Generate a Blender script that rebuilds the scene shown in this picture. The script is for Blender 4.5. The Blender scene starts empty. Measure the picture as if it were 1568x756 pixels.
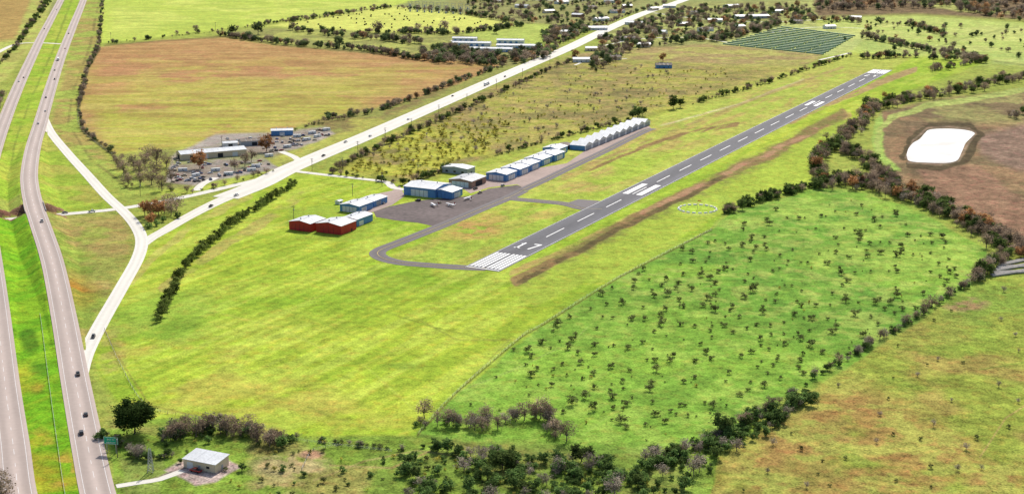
import bpy, math, random, numpy as np
from mathutils import Vector
random.seed(7); rng=np.random.default_rng(7)
scene=bpy.context.scene
# ------------------------------------------------------------ image pixel frame
CAM_H=250.0; F=2178.0; U0=784.0; V0=378.0; HV=-180.0  # u,v are image pixel coordinates, cast through the camera onto the ground
PITCH=math.atan((V0-HV)/F); CP,SP=math.cos(PITCH),math.sin(PITCH)
def g(u,v,z=0.0):
    """image pixel (u,v), unprojected through the camera -> ground position in metres at elevation z"""
    a=(u-U0); b=(V0-v)
    dy=CP*F+SP*b; dz=-SP*F+CP*b
    t=(CAM_H-z)/(-dz)
    return (a*t,dy*t,z)
def gv(u,v):
    b=V0-v; dy=CP*F+SP*b; dz=-SP*F+CP*b; t=CAM_H/(-dz)
    return (u-U0)*t,dy*t
def lin(c):
    c=np.asarray(c,dtype=float)/255.0
    return np.where(c<=0.04045,c/12.92,((c+0.055)/1.055)**2.4)
K=1.3
def alb(c): return np.clip(lin(c)/K,0,0.85)

# ------------------------------------------------------------ world / light
SUN_AZ=math.radians(14); SUN_EL=math.radians(42)
w=bpy.data.worlds.new("World"); scene.world=w; w.use_nodes=True
nt=w.node_tree; bg=nt.nodes['Background']
sky=nt.nodes.new('ShaderNodeTexSky'); sky.sky_type='NISHITA'; sky.sun_disc=False
sky.sun_elevation=SUN_EL; sky.sun_rotation=SUN_AZ; sky.dust_density=2.5
nt.links.new(sky.outputs[0],bg.inputs[0]); bg.inputs[1].default_value=0.14
ld=bpy.data.lights.new("sun",'SUN'); ld.energy=4.5; ld.angle=math.radians(0.5); ld.color=(1,0.95,0.86)
lo=bpy.data.objects.new("sun",ld); scene.collection.objects.link(lo)
sv=Vector((math.sin(SUN_AZ)*math.cos(SUN_EL),math.cos(SUN_AZ)*math.cos(SUN_EL),math.sin(SUN_EL)))
lo.rotation_euler=sv.to_track_quat('Z','Y').to_euler(); lo.location=(0,0,600)
cd=bpy.data.cameras.new("camera"); cd.sensor_width=36; cd.lens=36*F/1568.0; cd.clip_end=150000; cd.clip_start=1
co=bpy.data.objects.new("camera",cd); scene.collection.objects.link(co)
co.location=(0,0,CAM_H); co.rotation_euler=(math.pi/2-PITCH,0,0); scene.camera=co
scene.view_settings.view_transform='Standard'; scene.view_settings.look='None'; scene.view_settings.exposure=0

# ------------------------------------------------------------ materials
def newmat(name):
    m=bpy.data.materials.new(name); m.use_nodes=True
    return m,m.node_tree,m.node_tree.nodes['Principled BSDF']
def pm(name,rgb,rough=0.8,var=0.15,scale=0.3,metal=0.0,ribs=0.0,spec=0.3,direct=False):
    m,t,b=newmat(name); N=t.nodes; L=t.links
    c=np.array(rgb,float) if direct else alb(rgb)
    tc=N.new('ShaderNodeTexCoord'); no=N.new('ShaderNodeTexNoise'); no.inputs['Scale'].default_value=scale
    no.inputs['Detail'].default_value=6; L.new(tc.outputs['Object'],no.inputs['Vector'])
    n2=N.new('ShaderNodeTexNoise'); n2.inputs['Scale'].default_value=scale*9; n2.inputs['Detail'].default_value=4
    L.new(tc.outputs['Object'],n2.inputs['Vector'])
    ad=N.new('ShaderNodeMath'); ad.operation='ADD'; L.new(no.outputs[0],ad.inputs[0]); L.new(n2.outputs[0],ad.inputs[1])
    mr=N.new('ShaderNodeMapRange'); mr.inputs[1].default_value=0.7; mr.inputs[2].default_value=1.3
    mr.inputs[3].default_value=1-var; mr.inputs[4].default_value=1+var; L.new(ad.outputs[0],mr.inputs[0])
    vm=N.new('ShaderNodeVectorMath'); vm.operation='SCALE'; vm.inputs[0].default_value=tuple(c)
    L.new(mr.outputs[0],vm.inputs['Scale']); L.new(vm.outputs[0],b.inputs['Base Color'])
    b.inputs['Roughness'].default_value=rough; b.inputs['Metallic'].default_value=metal
    b.inputs['Specular IOR Level'].default_value=spec
    if ribs>0:
        wv=N.new('ShaderNodeTexWave'); wv.inputs['Scale'].default_value=ribs; L.new(tc.outputs['Object'],wv.inputs['Vector'])
        bp=N.new('ShaderNodeBump'); bp.inputs['Strength'].default_value=0.4; bp.inputs['Distance'].default_value=0.05
        L.new(wv.outputs[0],bp.inputs['Height']); L.new(bp.outputs[0],b.inputs['Normal'])
    return m
def leafmat(name,rgb,trans=0.45):
    m=bpy.data.materials.new(name); m.use_nodes=True; t=m.node_tree; N=t.nodes; L=t.links; N.clear()
    out=N.new('ShaderNodeOutputMaterial'); at=N.new('ShaderNodeAttribute'); at.attribute_name='tint'
    oi=N.new('ShaderNodeObjectInfo')
    mr=N.new('ShaderNodeMapRange'); mr.inputs[3].default_value=0.65; mr.inputs[4].default_value=1.4; L.new(oi.outputs['Random'],mr.inputs[0])
    mu=N.new('ShaderNodeMath'); mu.operation='MULTIPLY'; L.new(at.outputs['Fac'],mu.inputs[0]); L.new(mr.outputs[0],mu.inputs[1])
    vm=N.new('ShaderNodeVectorMath'); vm.operation='SCALE'; vm.inputs[0].default_value=rgb; L.new(mu.outputs[0],vm.inputs['Scale'])
    d=N.new('ShaderNodeBsdfDiffuse'); tr=N.new('ShaderNodeBsdfTranslucent'); mx=N.new('ShaderNodeMixShader'); mx.inputs[0].default_value=trans
    L.new(vm.outputs[0],d.inputs[0]); L.new(vm.outputs[0],tr.inputs[0]); L.new(d.outputs[0],mx.inputs[1]); L.new(tr.outputs[0],mx.inputs[2]); L.new(mx.outputs[0],out.inputs[0])
    return m
def roadmat(name,rgb,var=0.12,lanes=2,dark=0.2,patch=0.1):
    m,t,b=newmat(name); N=t.nodes; L=t.links; c=alb(rgb)
    uv=N.new('ShaderNodeUVMap'); uv.uv_map='UVMap'; sp=N.new('ShaderNodeSeparateXYZ'); L.new(uv.outputs[0],sp.inputs[0])
    m1=N.new('ShaderNodeMath'); m1.operation='MULTIPLY'; m1.inputs[1].default_value=lanes*2*math.pi*1.0; L.new(sp.outputs[1],m1.inputs[0])
    m2=N.new('ShaderNodeMath'); m2.operation='COSINE'; L.new(m1.outputs[0],m2.inputs[0])
    tc=N.new('ShaderNodeTexCoord')
    mp=N.new('ShaderNodeMapping'); mp.inputs['Scale'].default_value=(0.02,3.0,1); L.new(uv.outputs[0],mp.inputs[0])
    no=N.new('ShaderNodeTexNoise'); no.inputs['Scale'].default_value=1.0; no.inputs['Detail'].default_value=5; L.new(mp.outputs[0],no.inputs['Vector'])
    n2=N.new('ShaderNodeTexNoise'); n2.inputs['Scale'].default_value=0.35; n2.inputs['Detail'].default_value=6; L.new(tc.outputs['Object'],n2.inputs['Vector'])
    s1=N.new('ShaderNodeMath'); s1.operation='MULTIPLY_ADD'; L.new(m2.outputs[0],s1.inputs[0]); s1.inputs[1].default_value=dark*0.5; s1.inputs[2].default_value=1-dark*0.5
    s2=N.new('ShaderNodeMath'); s2.operation='MULTIPLY_ADD'; L.new(no.outputs[0],s2.inputs[0]); s2.inputs[1].default_value=var*3; s2.inputs[2].default_value=1-var*1.5
    s3=N.new('ShaderNodeMath'); s3.operation='MULTIPLY_ADD'; L.new(n2.outputs[0],s3.inputs[0]); s3.inputs[1].default_value=patch*3; s3.inputs[2].default_value=1-patch*1.5
    a=N.new('ShaderNodeMath'); a.operation='MULTIPLY'; L.new(s1.outputs[0],a.inputs[0]); L.new(s2.outputs[0],a.inputs[1])
    a2=N.new('ShaderNodeMath'); a2.operation='MULTIPLY'; L.new(a.outputs[0],a2.inputs[0]); L.new(s3.outputs[0],a2.inputs[1])
    vm=N.new('ShaderNodeVectorMath'); vm.operation='SCALE'; vm.inputs[0].default_value=tuple(c); L.new(a2.outputs[0],vm.inputs['Scale'])
    L.new(vm.outputs[0],b.inputs['Base Color']); b.inputs['Roughness'].default_value=0.85; b.inputs['Specular IOR Level'].default_value=0.25
    return m
M={}
M['hwy']=roadmat('highway_pavement',(206,188,178),0.12,2,0.24,0.07)
M['conc']=roadmat('concrete_road',(244,239,226),0.08,2,0.10,0.08)
M['rwy']=roadmat('runway_asphalt',(112,112,118),0.22,1,0.24,0.18)
M['taxi']=roadmat('taxiway_asphalt',(124,117,118),0.16,1,0.25,0.14)
M['apron']=pm('apron_asphalt',(110,97,95),0.9,0.4,0.03)
M['pinkc']=pm('apron_concrete',(182,160,150),0.9,0.2,0.04)
M['paint']=pm('white_paint',(0.74,0.74,0.73),0.6,0.18,0.5,direct=True)
M['yellow']=pm('yellow_paint',(0.5,0.36,0.05),0.6,0.1,0.5,direct=True)
M['roofw']=pm('white_metal_roof',(0.57,0.59,0.61),0.5,0.2,0.12,ribs=2.0,direct=True)
M['roofg']=pm('grey_metal_roof',(0.40,0.42,0.44),0.5,0.18,0.12,ribs=2.0,direct=True)
M['roofb']=pm('brown_shingle_roof',(0.22,0.18,0.15),0.9,0.2,0.3,direct=True)
M['blue']=pm('blue_metal_wall',(0.10,0.25,0.5),0.55,0.18,0.2,ribs=3.0,direct=True)
M['red']=pm('red_metal_wall',(0.46,0.03,0.03),0.55,0.18,0.2,ribs=3.0,direct=True)
M['white']=pm('white_metal_wall',(0.7,0.71,0.71),0.6,0.12,0.2,ribs=3.0,direct=True)
M['beige']=pm('beige_metal_wall',(0.68,0.56,0.4),0.7,0.1,0.2,ribs=3.0,direct=True)
M['grey']=pm('grey_metal_wall',(0.36,0.39,0.42),0.6,0.14,0.2,ribs=3.0,direct=True)
M['brick']=pm('brick_wall',(0.36,0.22,0.16),0.9,0.2,0.5,direct=True)
M['glass']=pm('dark_glass',(0.02,0.025,0.03),0.08,0.1,0.5,spec=0.6,direct=True)
M['dark']=pm('dark_opening',(0.03,0.03,0.035),0.8,0.2,0.5,direct=True)
M['tyre']=pm('tyre_rubber',(0.02,0.02,0.02),0.9,0.1,1,direct=True)
M['steel']=pm('galvanised_steel',(0.4,0.41,0.42),0.5,0.1,1,metal=0.4,direct=True)
M['wood']=pm('weathered_wood',(0.16,0.12,0.09),0.9,0.2,1,direct=True)
M['bconc']=pm('bridge_concrete',(0.4,0.37,0.33),0.85,0.2,0.15,direct=True)
M['sign']=pm('sign_green',(0.0,0.36,0.22),0.5,0.05,1,direct=True)
M['panel']=pm('crop_row_cover',(0.12,0.25,0.13),0.6,0.35,0.05,direct=True)
M['hay']=pm('weathered_hay',(0.07,0.055,0.03),0.95,0.3,2,direct=True)
M['bark']=pm('bark',(0.12,0.09,0.07),0.95,0.2,2,direct=True)
M['barkg']=pm('bark_grey',(0.19,0.15,0.125),0.95,0.2,2,direct=True)

# ------------------------------------------------------------ mesh builder
class MB:
    def __init__(s): s.v=[];s.f=[];s.m=[];s.mats=[];s.uv=[]
    def mi(s,mat):
        if mat not in s.mats: s.mats.append(mat)
        return s.mats.index(mat)
    def face(s,pts,mat,uvs=None):
        b=len(s.v); s.v+= [tuple(p) for p in pts]; s.f.append(tuple(range(b,b+len(pts)))); s.m.append(s.mi(mat)); s.uv.append(uvs or [(0,0)]*len(pts))
    def box(s,c,d,mat,rz=0.0,top=(1,1)):
        cx,cy,cz=c; hx,hy,hz=d[0]/2,d[1]/2,d[2]/2; ca,sa=math.cos(rz),math.sin(rz)
        P=[]
        for z,kx,ky in((-hz,1,1),(hz,top[0],top[1])):
            for x,y in((-hx,-hy),(hx,-hy),(hx,hy),(-hx,hy)):
                x*=kx;y*=ky; P.append((cx+x*ca-y*sa,cy+x*sa+y*ca,cz+z))
        for q in((0,3,2,1),(4,5,6,7),(0,1,5,4),(1,2,6,5),(2,3,7,6),(3,0,4,7)): s.face([P[i] for i in q],mat)
    def cyl(s,p0,p1,r0,r1,mat,n=6,cap=True):
        p0=Vector(p0);p1=Vector(p1);d=(p1-p0)
        if d.length<1e-6:return
        d.normalize(); a=d.orthogonal().normalized(); b=d.cross(a)
        A=[p0+(a*math.cos(2*math.pi*i/n)+b*math.sin(2*math.pi*i/n))*r0 for i in range(n)]
        B=[p1+(a*math.cos(2*math.pi*i/n)+b*math.sin(2*math.pi*i/n))*r1 for i in range(n)]
        for i in range(n):
            j=(i+1)%n; s.face([A[i],A[j],B[j],B[i]],mat)
        if cap: s.face(B,mat); s.face(A[::-1],mat)
    def mesh(s,name):
        me=bpy.data.meshes.new(name); me.from_pydata(s.v,[],s.f)
        for m in s.mats: me.materials.append(m)
        me.polygons.foreach_set('material_index',s.m)
        ul=me.uv_layers.new(name='UVMap'); ul.data.foreach_set('uv',[c for q in s.uv for p in q for c in p])
        me.update(); return me
    def obj(s,name,loc=(0,0,0),rz=0.0):
        o=bpy.data.objects.new(name,s.mesh(name)); o.location=loc; o.rotation_euler=(0,0,rz); scene.collection.objects.link(o); return o

# ------------------------------------------------------------ curves
def smooth(P,step=8.0):
    P=[np.array(p,float) for p in P]; P=[2*P[0]-P[1]]+P+[2*P[-1]-P[-2]]; out=[]
    for i in range(1,len(P)-2):
        p0,p1,p2,p3=P[i-1:i+3]; n=max(2,int(np.linalg.norm(p2-p1)/step))
        for k in range(n):
            t=k/n; out.append(0.5*((2*p1)+(-p0+p2)*t+(2*p0-5*p1+4*p2-p3)*t*t+(-p0+3*p1-3*p2+p3)*t**3))
    out.append(P[-2]); return np.array(out)
def path(uvz,step=8.0): return smooth([g(p[0],p[1],p[2] if len(p)>2 else 0) for p in uvz],step)

HW1=path([(190,900),(170,820),(150,756),(134,680),(114,575),(97,480,1.5),(80,400,4.5),(62,345,6.7),(52,315,7.2),(46,287,7),(45,262,5.5),(51,225,2.5),(62,188,0.4),(76,140),(93,88),(111,42),(128,0),(142,-40),(160,-90)])
HW2=path([(75,900),(48,820),(29,756),(20,680),(8,590),(-4,480,1.5),(-14,400,4.5),(-22,345,6.7),(-26,318,7.2),(-25,290,7),(-18,262,5.5),(-8,228,2.5),(5,190,0.4),(24,142),(44,98),(64,56),(84,18),(103,-20),(125,-70)])
CROSS=path([(-400,366),(-160,350),(-60,343),(0,337),(60,331),(120,326),(180,320),(235,311),(290,300),(350,286),(400,274),(440,262)])
def dist_to(x,y,P):
    x=np.asarray(x,float).ravel(); y=np.asarray(y,float).ravel(); best=np.full(x.shape,1e12); bi=np.zeros(x.shape,int)
    for i,p in enumerate(P):
        d=(x-p[0])**2+(y-p[1])**2; k=d<best; best[k]=d[k]; bi[k]=i
    return np.sqrt(best),bi
HWs=[smooth(h[(h[:,2]>0.05)],3.0) for h in (HW1,HW2)]
CRs=smooth(CROSS[:60],3.0)
def ground_z(x,y):
    x=np.asarray(x,float); y=np.asarray(y,float); z=np.zeros(x.shape)
    k=(x<-150)&(x>-480)&(y>680)&(y<1650)
    if not k.any(): return z
    xs,ys=x[k],y[k]; zz=np.zeros(xs.shape)
    for H in HWs:
        d,i=dist_to(xs,ys,H); zz=np.maximum(zz,H[i,2]-0.12-np.maximum(0,d-8.5)/2.0)
    d,i=dist_to(xs,ys,CRs); zz=np.minimum(zz,np.maximum(0,(d-8)/1.2))
    z[k]=np.maximum(zz,0); return z
def gz(x,y): return float(ground_z(np.array([x]),np.array([y]))[0])

# ------------------------------------------------------------ ground sheet
def grade(a,b,step,lo,hi):
    mid=list(np.arange(a,b+0.01,step)); L=[];s=step;x=a
    while x>lo: s*=1.5; x=x-s; L.append(max(x,lo))
    R=[];s=step;x=b
    while x<hi: s*=1.5; x=x+s; R.append(min(x,hi))
    return np.array(L[::-1]+mid+R)
us=grade(-50,1618,1.6,-9000,10500)
vs_mid=np.arange(-40,790,1.3); top=[]; x=-40
while x>-176: x-= max(1.2,(x-HV)*0.06); top.append(max(x,-176))
bot=[];s=1.6;x=790
while x<3500: s*=1.5;x+=s;bot.append(x)
vs=np.array(top[::-1]+list(vs_mid)+bot)
UU,VV=np.meshgrid(us,vs); nr,nc=UU.shape
X,Y=gv(UU,VV)
def table(seed): return np.random.default_rng(seed).random((256,256))
def vn(x,y,seed=1):
    T=table(seed); xi=np.floor(x).astype(int); yi=np.floor(y).astype(int); fx=x-xi; fy=y-yi
    fx=fx*fx*(3-2*fx); fy=fy*fy*(3-2*fy); a=xi&255;b=(xi+1)&255;c=yi&255;d=(yi+1)&255
    return (T[a,c]*(1-fx)+T[b,c]*fx)*(1-fy)+(T[a,d]*(1-fx)+T[b,d]*fx)*fy
def fbm(x,y,sc,seed=1,o=5):
    r=0;am=1;tot=0
    for i in range(o):
        r=r+am*vn(x/sc*2**i+17*i,y/sc*2**i+31*i,seed+i); tot+=am; am*=0.55
    return r/tot
n_lo=fbm(X,Y,140,11); n_mid=fbm(X,Y,38,23); n_hi=fbm(X,Y,11,37,4); n_b=fbm(X,Y,60,51); n_xl=fbm(X,Y,320,57,4)
c_r=np.cos(math.radians(62)); s_r=np.sin(math.radians(62)); across=X*s_r-Y*c_r; alongr=X*c_r+Y*s_r
n_str=fbm(across,alongr*0.12,9,91,4)
n_row=fbm(X*0.15,Y,12,95,4)
wx=(fbm(X,Y,30,61,4)-0.5); wy=(fbm(X,Y,30,71,4)-0.5)
sc=(VV-HV)/500.0
WU=UU+wx*14*sc; WV=VV+wy*6*sc
COL=np.zeros((nr,nc,3)); COL[:]=alb((158,172,76)); ROUGHN=np.zeros((nr,nc))+0.5
def sdp(V,m):
    V=np.array(V,float); u0,v0=V.min(0)-m-14; u1,v1=V.max(0)+m+14
    k=(UU>u0)&(UU<u1)&(VV>v0)&(VV<v1); x=WU[k];y=WV[k]; best=np.full(x.shape,1e9); ins=np.zeros(x.shape,bool); n=len(V)
    for i in range(n):
        a=V[i];b=V[(i+1)%n]; e=b-a; px=x-a[0];py=y-a[1]; t=np.clip((px*e[0]+py*e[1])/max(e@e,1e-9),0,1)
        best=np.minimum(best,(px-e[0]*t)**2+(py-e[1]*t)**2)
        c=((a[1]>y)!=(b[1]>y))
        if abs(e[1])>1e-9: ins^= c&(x<(e[0]*(y-a[1])/e[1]+a[0]))
    d=np.sqrt(best); return k,np.where(ins,-d,d)
def mixin(k,a,c):
    a=a[:,None]; COL[k]=COL[k]*(1-a)+alb(c)*a
def poly(V,c,soft=1.5,al=1.0,rough=None):
    k,d=sdp(V,soft); a=np.clip(0.5-d/(2*soft),0,1)*al; mixin(k,a,c)
    if rough is not None: ROUGHN[k]=ROUGHN[k]*(1-a)+rough*a
def patch(V,c,soft=8,al=1.0,noise=n_mid,th=0.5,sh=0.12):
    k,d=sdp(V,soft); a=np.clip(0.5-d/(2*soft),0,1)*al*np.clip((noise[k]-th)/sh+0.5,0,1); mixin(k,a,c)
def blob(u,v,ru,rv,c,al=1.0,noise=None,th=0.5):
    q=((WU-u)/ru)**2+((WV-v)/rv)**2; k=q<2.2; a=np.clip(1.4-q[k],0,1)*al
    if noise is not None: a=a*np.clip((noise[k]-th)/0.12+0.5,0,1)
    mixin(k,a,c)
def stroke(P,wd,c,al=1.0,noise=None,th=0.5,soft=0.8,sh=0.15):
    P=np.array(P,float); u0,v0=P.min(0)-wd-20; u1,v1=P.max(0)+wd+20
    k=(UU>u0)&(UU<u1)&(VV>v0)&(VV<v1); x=WU[k] if wd>3 else UU[k]+wx[k]*2;y=WV[k] if wd>3 else VV[k]+wy[k]*2; best=np.full(x.shape,1e9)
    for i in range(len(P)-1):
        a=P[i];b=P[i+1];e=b-a;px=x-a[0];py=y-a[1];t=np.clip((px*e[0]+py*e[1])/max(e@e,1e-9),0,1)
        best=np.minimum(best,(px-e[0]*t)**2+(py-e[1]*t)**2)
    d=np.sqrt(best); a=np.clip(0.5-(d-wd)/(2*soft),0,1)*al
    if noise is not None: a=a*np.clip((noise[k]-th)/sh+0.5,0,1)
    mixin(k,a,c)
G1=(158,190,56)
# far fields, colours lightened to stand in for distance haze
poly([(-2000,-176),(4000,-176),(4000,20),(-2000,20)],(152,160,94),3)
poly([(-900,-60),(100,-60),(60,60),(0,130),(-900,250)],(184,196,96),2)
patch([(-900,-60),(100,-60),(60,60),(0,130),(-900,250)],(168,160,90),8,0.7,n_mid,0.5)
poly([(-60,-30),(60,-30),(22,60),(-60,75)],(178,152,88),3)
poly([(150,-60),(520,-60),(680,-10),(600,10),(500,21),(330,47),(155,67)],(188,208,88),1.2,1,0.3)
patch([(170,-40),(520,-40),(600,8),(330,40),(170,55)],(208,218,108),10,0.7,n_lo,0.52)
patch([(170,-40),(520,-40),(600,8),(330,40),(170,55)],(158,180,80),6,0.5,n_row,0.55)
poly([(410,40),(600,10),(700,20),(790,36),(700,51),(560,49)],(210,218,108),1.2,1,0.3)
poly([(680,-10),(900,-30),(1010,-10),(930,40),(790,36),(700,20)],(152,154,92),3)
poly([(330,49),(420,43),(640,53),(780,52),(800,66),(640,92),(420,66)],(152,156,86),2)
patch([(330,49),(420,43),(640,53),(780,52),(800,66),(640,92),(420,66)],(182,190,96),4,0.7,n_mid,0.5)
poly([(700,50),(810,36),(900,44),(830,80),(760,66)],(176,194,92),2)
poly([(640,92),(700,78),(860,72),(780,104),(760,100)],(150,150,90),2)
# highway corridor
poly([(125,-60),(160,-60),(150,70),(126,130),(118,200),(180,262),(270,290),(200,300),(150,270),(100,232),(68,195),(92,100),(120,30)],(164,182,80),2,1,0.6)
patch([(125,0),(158,0),(150,75),(120,190),(180,260),(100,232),(75,190)],(170,148,88),6,0.8,n_mid,0.5)
stroke([(152,0),(138,70),(112,140),(104,190),(140,245),(200,290)],2.0,(120,112,64),0.6,n_mid,0.45)
poly([(-400,240),(0,240),(40,120),(90,20),(120,-40),(135,-40),(95,85),(70,150),(55,200),(45,260),(40,310),(-400,330)],(156,188,58),2)
patch([(-20,300),(0,240),(40,120),(90,20),(120,-20),(95,85),(55,200),(40,310)],(176,184,74),6,0.7,n_mid,0.5)
stroke([(110,0),(80,80),(48,150),(24,215),(12,280)],1.6,(122,140,56),0.6,n_mid,0.4)
poly([(55,225),(68,205),(110,250),(160,300),(175,318),(60,330),(50,300)],(158,184,64),2)
patch([(55,225),(68,205),(110,250),(160,300),(175,318),(60,330),(50,300)],(176,164,84),6,0.6,n_mid,0.52)
poly([(75,336),(190,326),(205,352),(205,385),(165,455),(125,530),(112,560),(90,430)],(150,170,70),2,1,0.6)
patch([(75,336),(190,326),(205,385),(125,530),(90,430)],(172,150,92),10,0.8,n_mid,0.5)
patch([(75,336),(190,326),(205,385),(125,530),(90,430)],(128,152,60),10,0.6,n_b,0.52)
blob(112,455,24,20,(196,118,44),0.9,n_mid,0.45); blob(118,448,34,28,(170,150,60),0.5)
poly([(-400,345),(60,340),(90,430),(125,640),(150,756),(190,900),(60,900),(-500,900)],(118,176,34),2,1,0.5)
patch([(-10,345),(60,345),(90,430),(125,640),(150,756),(0,756)],(144,186,42),8,0.8,n_str,0.5)
patch([(-10,560),(40,560),(120,600),(150,760),(40,760)],(174,172,50),10,0.8,n_mid,0.5)
blob(75,600,30,16,(188,150,60),0.8,n_mid,0.45); blob(45,520,14,22,(60,110,24),0.7,n_mid,0.45); blob(95,720,20,30,(184,150,66),0.8,n_hi,0.48); blob(60,690,20,40,(176,160,60),0.7,n_hi,0.48); blob(60,560,16,14,(70,120,30),0.6,n_hi,0.45)
# brown field
BF=[(152,73),(250,62),(345,58),(420,70),(560,82),(765,99),(715,125),(640,150),(560,172),(500,176),(430,205),(300,222),(175,236),(124,198),(122,160),(136,100)]
poly(BF,(186,148,94),1.2,1,0.3)
patch([(150,80),(345,66),(700,96),(560,140),(300,150),(150,150)],(192,144,100),12,0.8,n_lo,0.45)
patch([(125,105),(400,105),(660,105),(600,160),(430,205),(180,232),(124,195)],(176,166,82),18,0.9,n_b,0.45)
patch([(125,150),(300,130),(560,130),(560,160),(430,203),(180,234)],(176,182,74),22,0.95,n_mid,0.40)
patch([(160,190),(330,165),(540,160),(430,203),(180,234)],(184,192,76),16,0.9,n_b,0.42)
patch([(200,90),(740,98),(500,165),(200,200)],(184,178,86),12,0.7,n_mid,0.5)
patch(BF,(158,128,78),4,0.45,n_row,0.56); patch(BF,(202,176,112),4,0.4,n_row,0.42,-0.12)
stroke([(160,70),(345,56),(430,70),(560,81),(770,99)],1.2,(120,104,66),0.7)
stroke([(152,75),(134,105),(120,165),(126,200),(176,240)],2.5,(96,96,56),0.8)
poly([(176,238),(300,224),(430,207),(505,180),(640,152),(770,101),(800,98),(640,170),(560,205),(440,252),(300,290),(230,288)],(154,160,82),2)
patch([(430,205),(505,178),(640,150),(700,128),(660,150),(560,195),(480,215)],(132,112,76),5,0.9,n_mid,0.42)
patch([(200,235),(300,285),(440,250),(640,165)],(186,190,88),5,0.7,n_mid,0.52)
poly([(360,262),(430,250),(440,262),(370,280),(300,296),(250,300),(230,292),(300,288)],(172,188,78),2)
# business lot
poly([(262,240),(330,205),(420,203),(500,195),(512,205),(455,228),(400,240),(430,258),(360,270),(300,284),(255,280)],(172,164,152),2)
patch([(262,240),(400,205),(505,197),(400,250),(270,285)],(142,130,112),4,0.7,n_hi,0.47)
patch([(262,240),(400,205),(505,197),(400,250),(270,285)],(150,160,90),4,0.7,n_mid,0.56)
# scrub field
SC=[(510,262),(560,228),(640,185),(740,140),(850,93),(950,94),(1080,98),(1235,104),(1150,138),(1060,160),(990,180),(870,208),(750,240),(620,284)]
poly(SC,(156,150,86),2,1,0.8)
patch(SC,(174,180,74),8,0.7,n_mid,0.5); patch(SC,(128,118,76),8,0.5,n_b,0.55); patch(SC,(162,138,90),8,0.5,n_hi,0.52)
patch([(510,262),(640,190),(760,235),(620,282)],(180,186,66),10,0.7,n_mid,0.42)
poly([(860,88),(920,76),(1100,62),(1260,84),(1235,103),(1080,97)],(168,150,98),2,1,0.7)
patch([(860,88),(920,76),(1100,62),(1260,84),(1235,103),(1080,97)],(174,178,90),4,0.7,n_mid,0.5)
poly([(930,40),(1050,5),(1250,0),(1250,60),(1100,66),(920,78)],(152,156,90),2)
patch([(930,40),(1050,5),(1250,0),(1250,60),(1100,66),(920,78)],(186,196,110),4,0.7,n_mid,0.53)
poly([(1096,68),(1200,36),(1336,50),(1298,88)],(184,196,116),1.5)
# NE fields, haze likewise put into the lighter colours
poly([(1240,28),(1400,24),(1640,40),(1640,108),(1500,92),(1300,84),(1330,52)],(182,200,104),2)
patch([(1240,28),(1640,40),(1640,108),(1300,84)],(200,208,120),6,0.7,n_b,0.5)
patch([(1300,60),(1640,90),(1600,108),(1350,92)],(152,176,94),6,0.6,n_mid,0.5)
stroke([(1330,56),(1420,76),(1510,92),(1600,104)],1,(120,130,72),0.7)
stroke([(1400,84),(1480,58),(1560,40)],1,(120,130,72),0.5)
poly([(1240,-40),(1640,-40),(1640,34),(1400,22),(1250,26)],(126,108,76),3,1,0.9)
poly([(1380,2),(1480,6),(1560,22),(1470,18)],(182,190,104),2)
# airfield
AF=[(450,268),(520,272),(640,290),(870,212),(990,182),(1060,162),(1240,104),(1300,82),(1510,94),(1440,122),(1340,158),(1300,200),(1240,245),(1250,285),(1110,322),(1090,350),(950,425),(830,500),(690,612),(640,665),(440,668),(330,640),(200,640),(150,560),(140,520),(170,470),(215,395),(250,362),(340,312)]
poly(AF,G1,2,1,0.4)
patch(AF,(184,206,70),14,0.6,n_lo,0.5); patch(AF,(138,176,50),14,0.55,n_b,0.55); patch(AF,(180,182,76),14,0.4,n_mid,0.56); patch(AF,(186,200,66),20,0.5,n_xl,0.5)
patch(AF,(190,208,88),8,0.45,n_str,0.56); patch(AF,(132,168,48),8,0.4,n_str,0.43,-0.1)
poly([(640,290),(870,212),(990,182),(1240,104),(1300,82),(1400,86),(1340,120),(900,318),(780,300)],(180,190,86),2,0.9,0.5)
patch([(800,270),(1000,190),(1240,110),(1330,110),(1100,210),(900,310)],(188,168,98),8,0.75,n_str,0.5)
patch([(800,270),(1000,190),(1240,110),(1330,110),(1100,210),(900,310)],(160,186,70),8,0.6,n_mid,0.55)
stroke([(905,262),(980,228),(1050,205),(1130,190)],3.2,(144,116,78),0.9,n_str,0.40); stroke([(1000,196),(1130,160),(1230,122)],1.3,(220,208,164),0.6,n_mid,0.4)
stroke([(860,270),(1000,212),(1180,142),(1290,103)],2.2,(168,144,96),0.7,n_mid,0.42)
stroke([(1210,185),(1260,162),(1340,130),(1400,106)],5,(176,148,104),0.9,n_str,0.35)
poly([(598,396),(640,372),(700,344),(770,312),(860,318),(905,324),(840,355),(725,406),(640,402)],(162,186,70),2,1,0.5)
patch([(598,396),(640,372),(700,344),(770,312),(860,318),(905,324),(840,355),(725,406)],(186,182,88),6,0.6,n_str,0.5)
blob(722,352,42,16,(186,150,90),0.9,n_hi,0.42); blob(755,335,24,8,(186,160,90),0.8,n_hi,0.44); blob(690,362,36,10,(182,170,84),0.7,n_hi,0.46); blob(830,330,30,6,(180,160,90),0.6,n_hi,0.46)
patch([(810,304),(900,270),(960,245),(1050,225),(930,308)],(162,188,66),8,0.8,n_mid,0.45)
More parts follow.
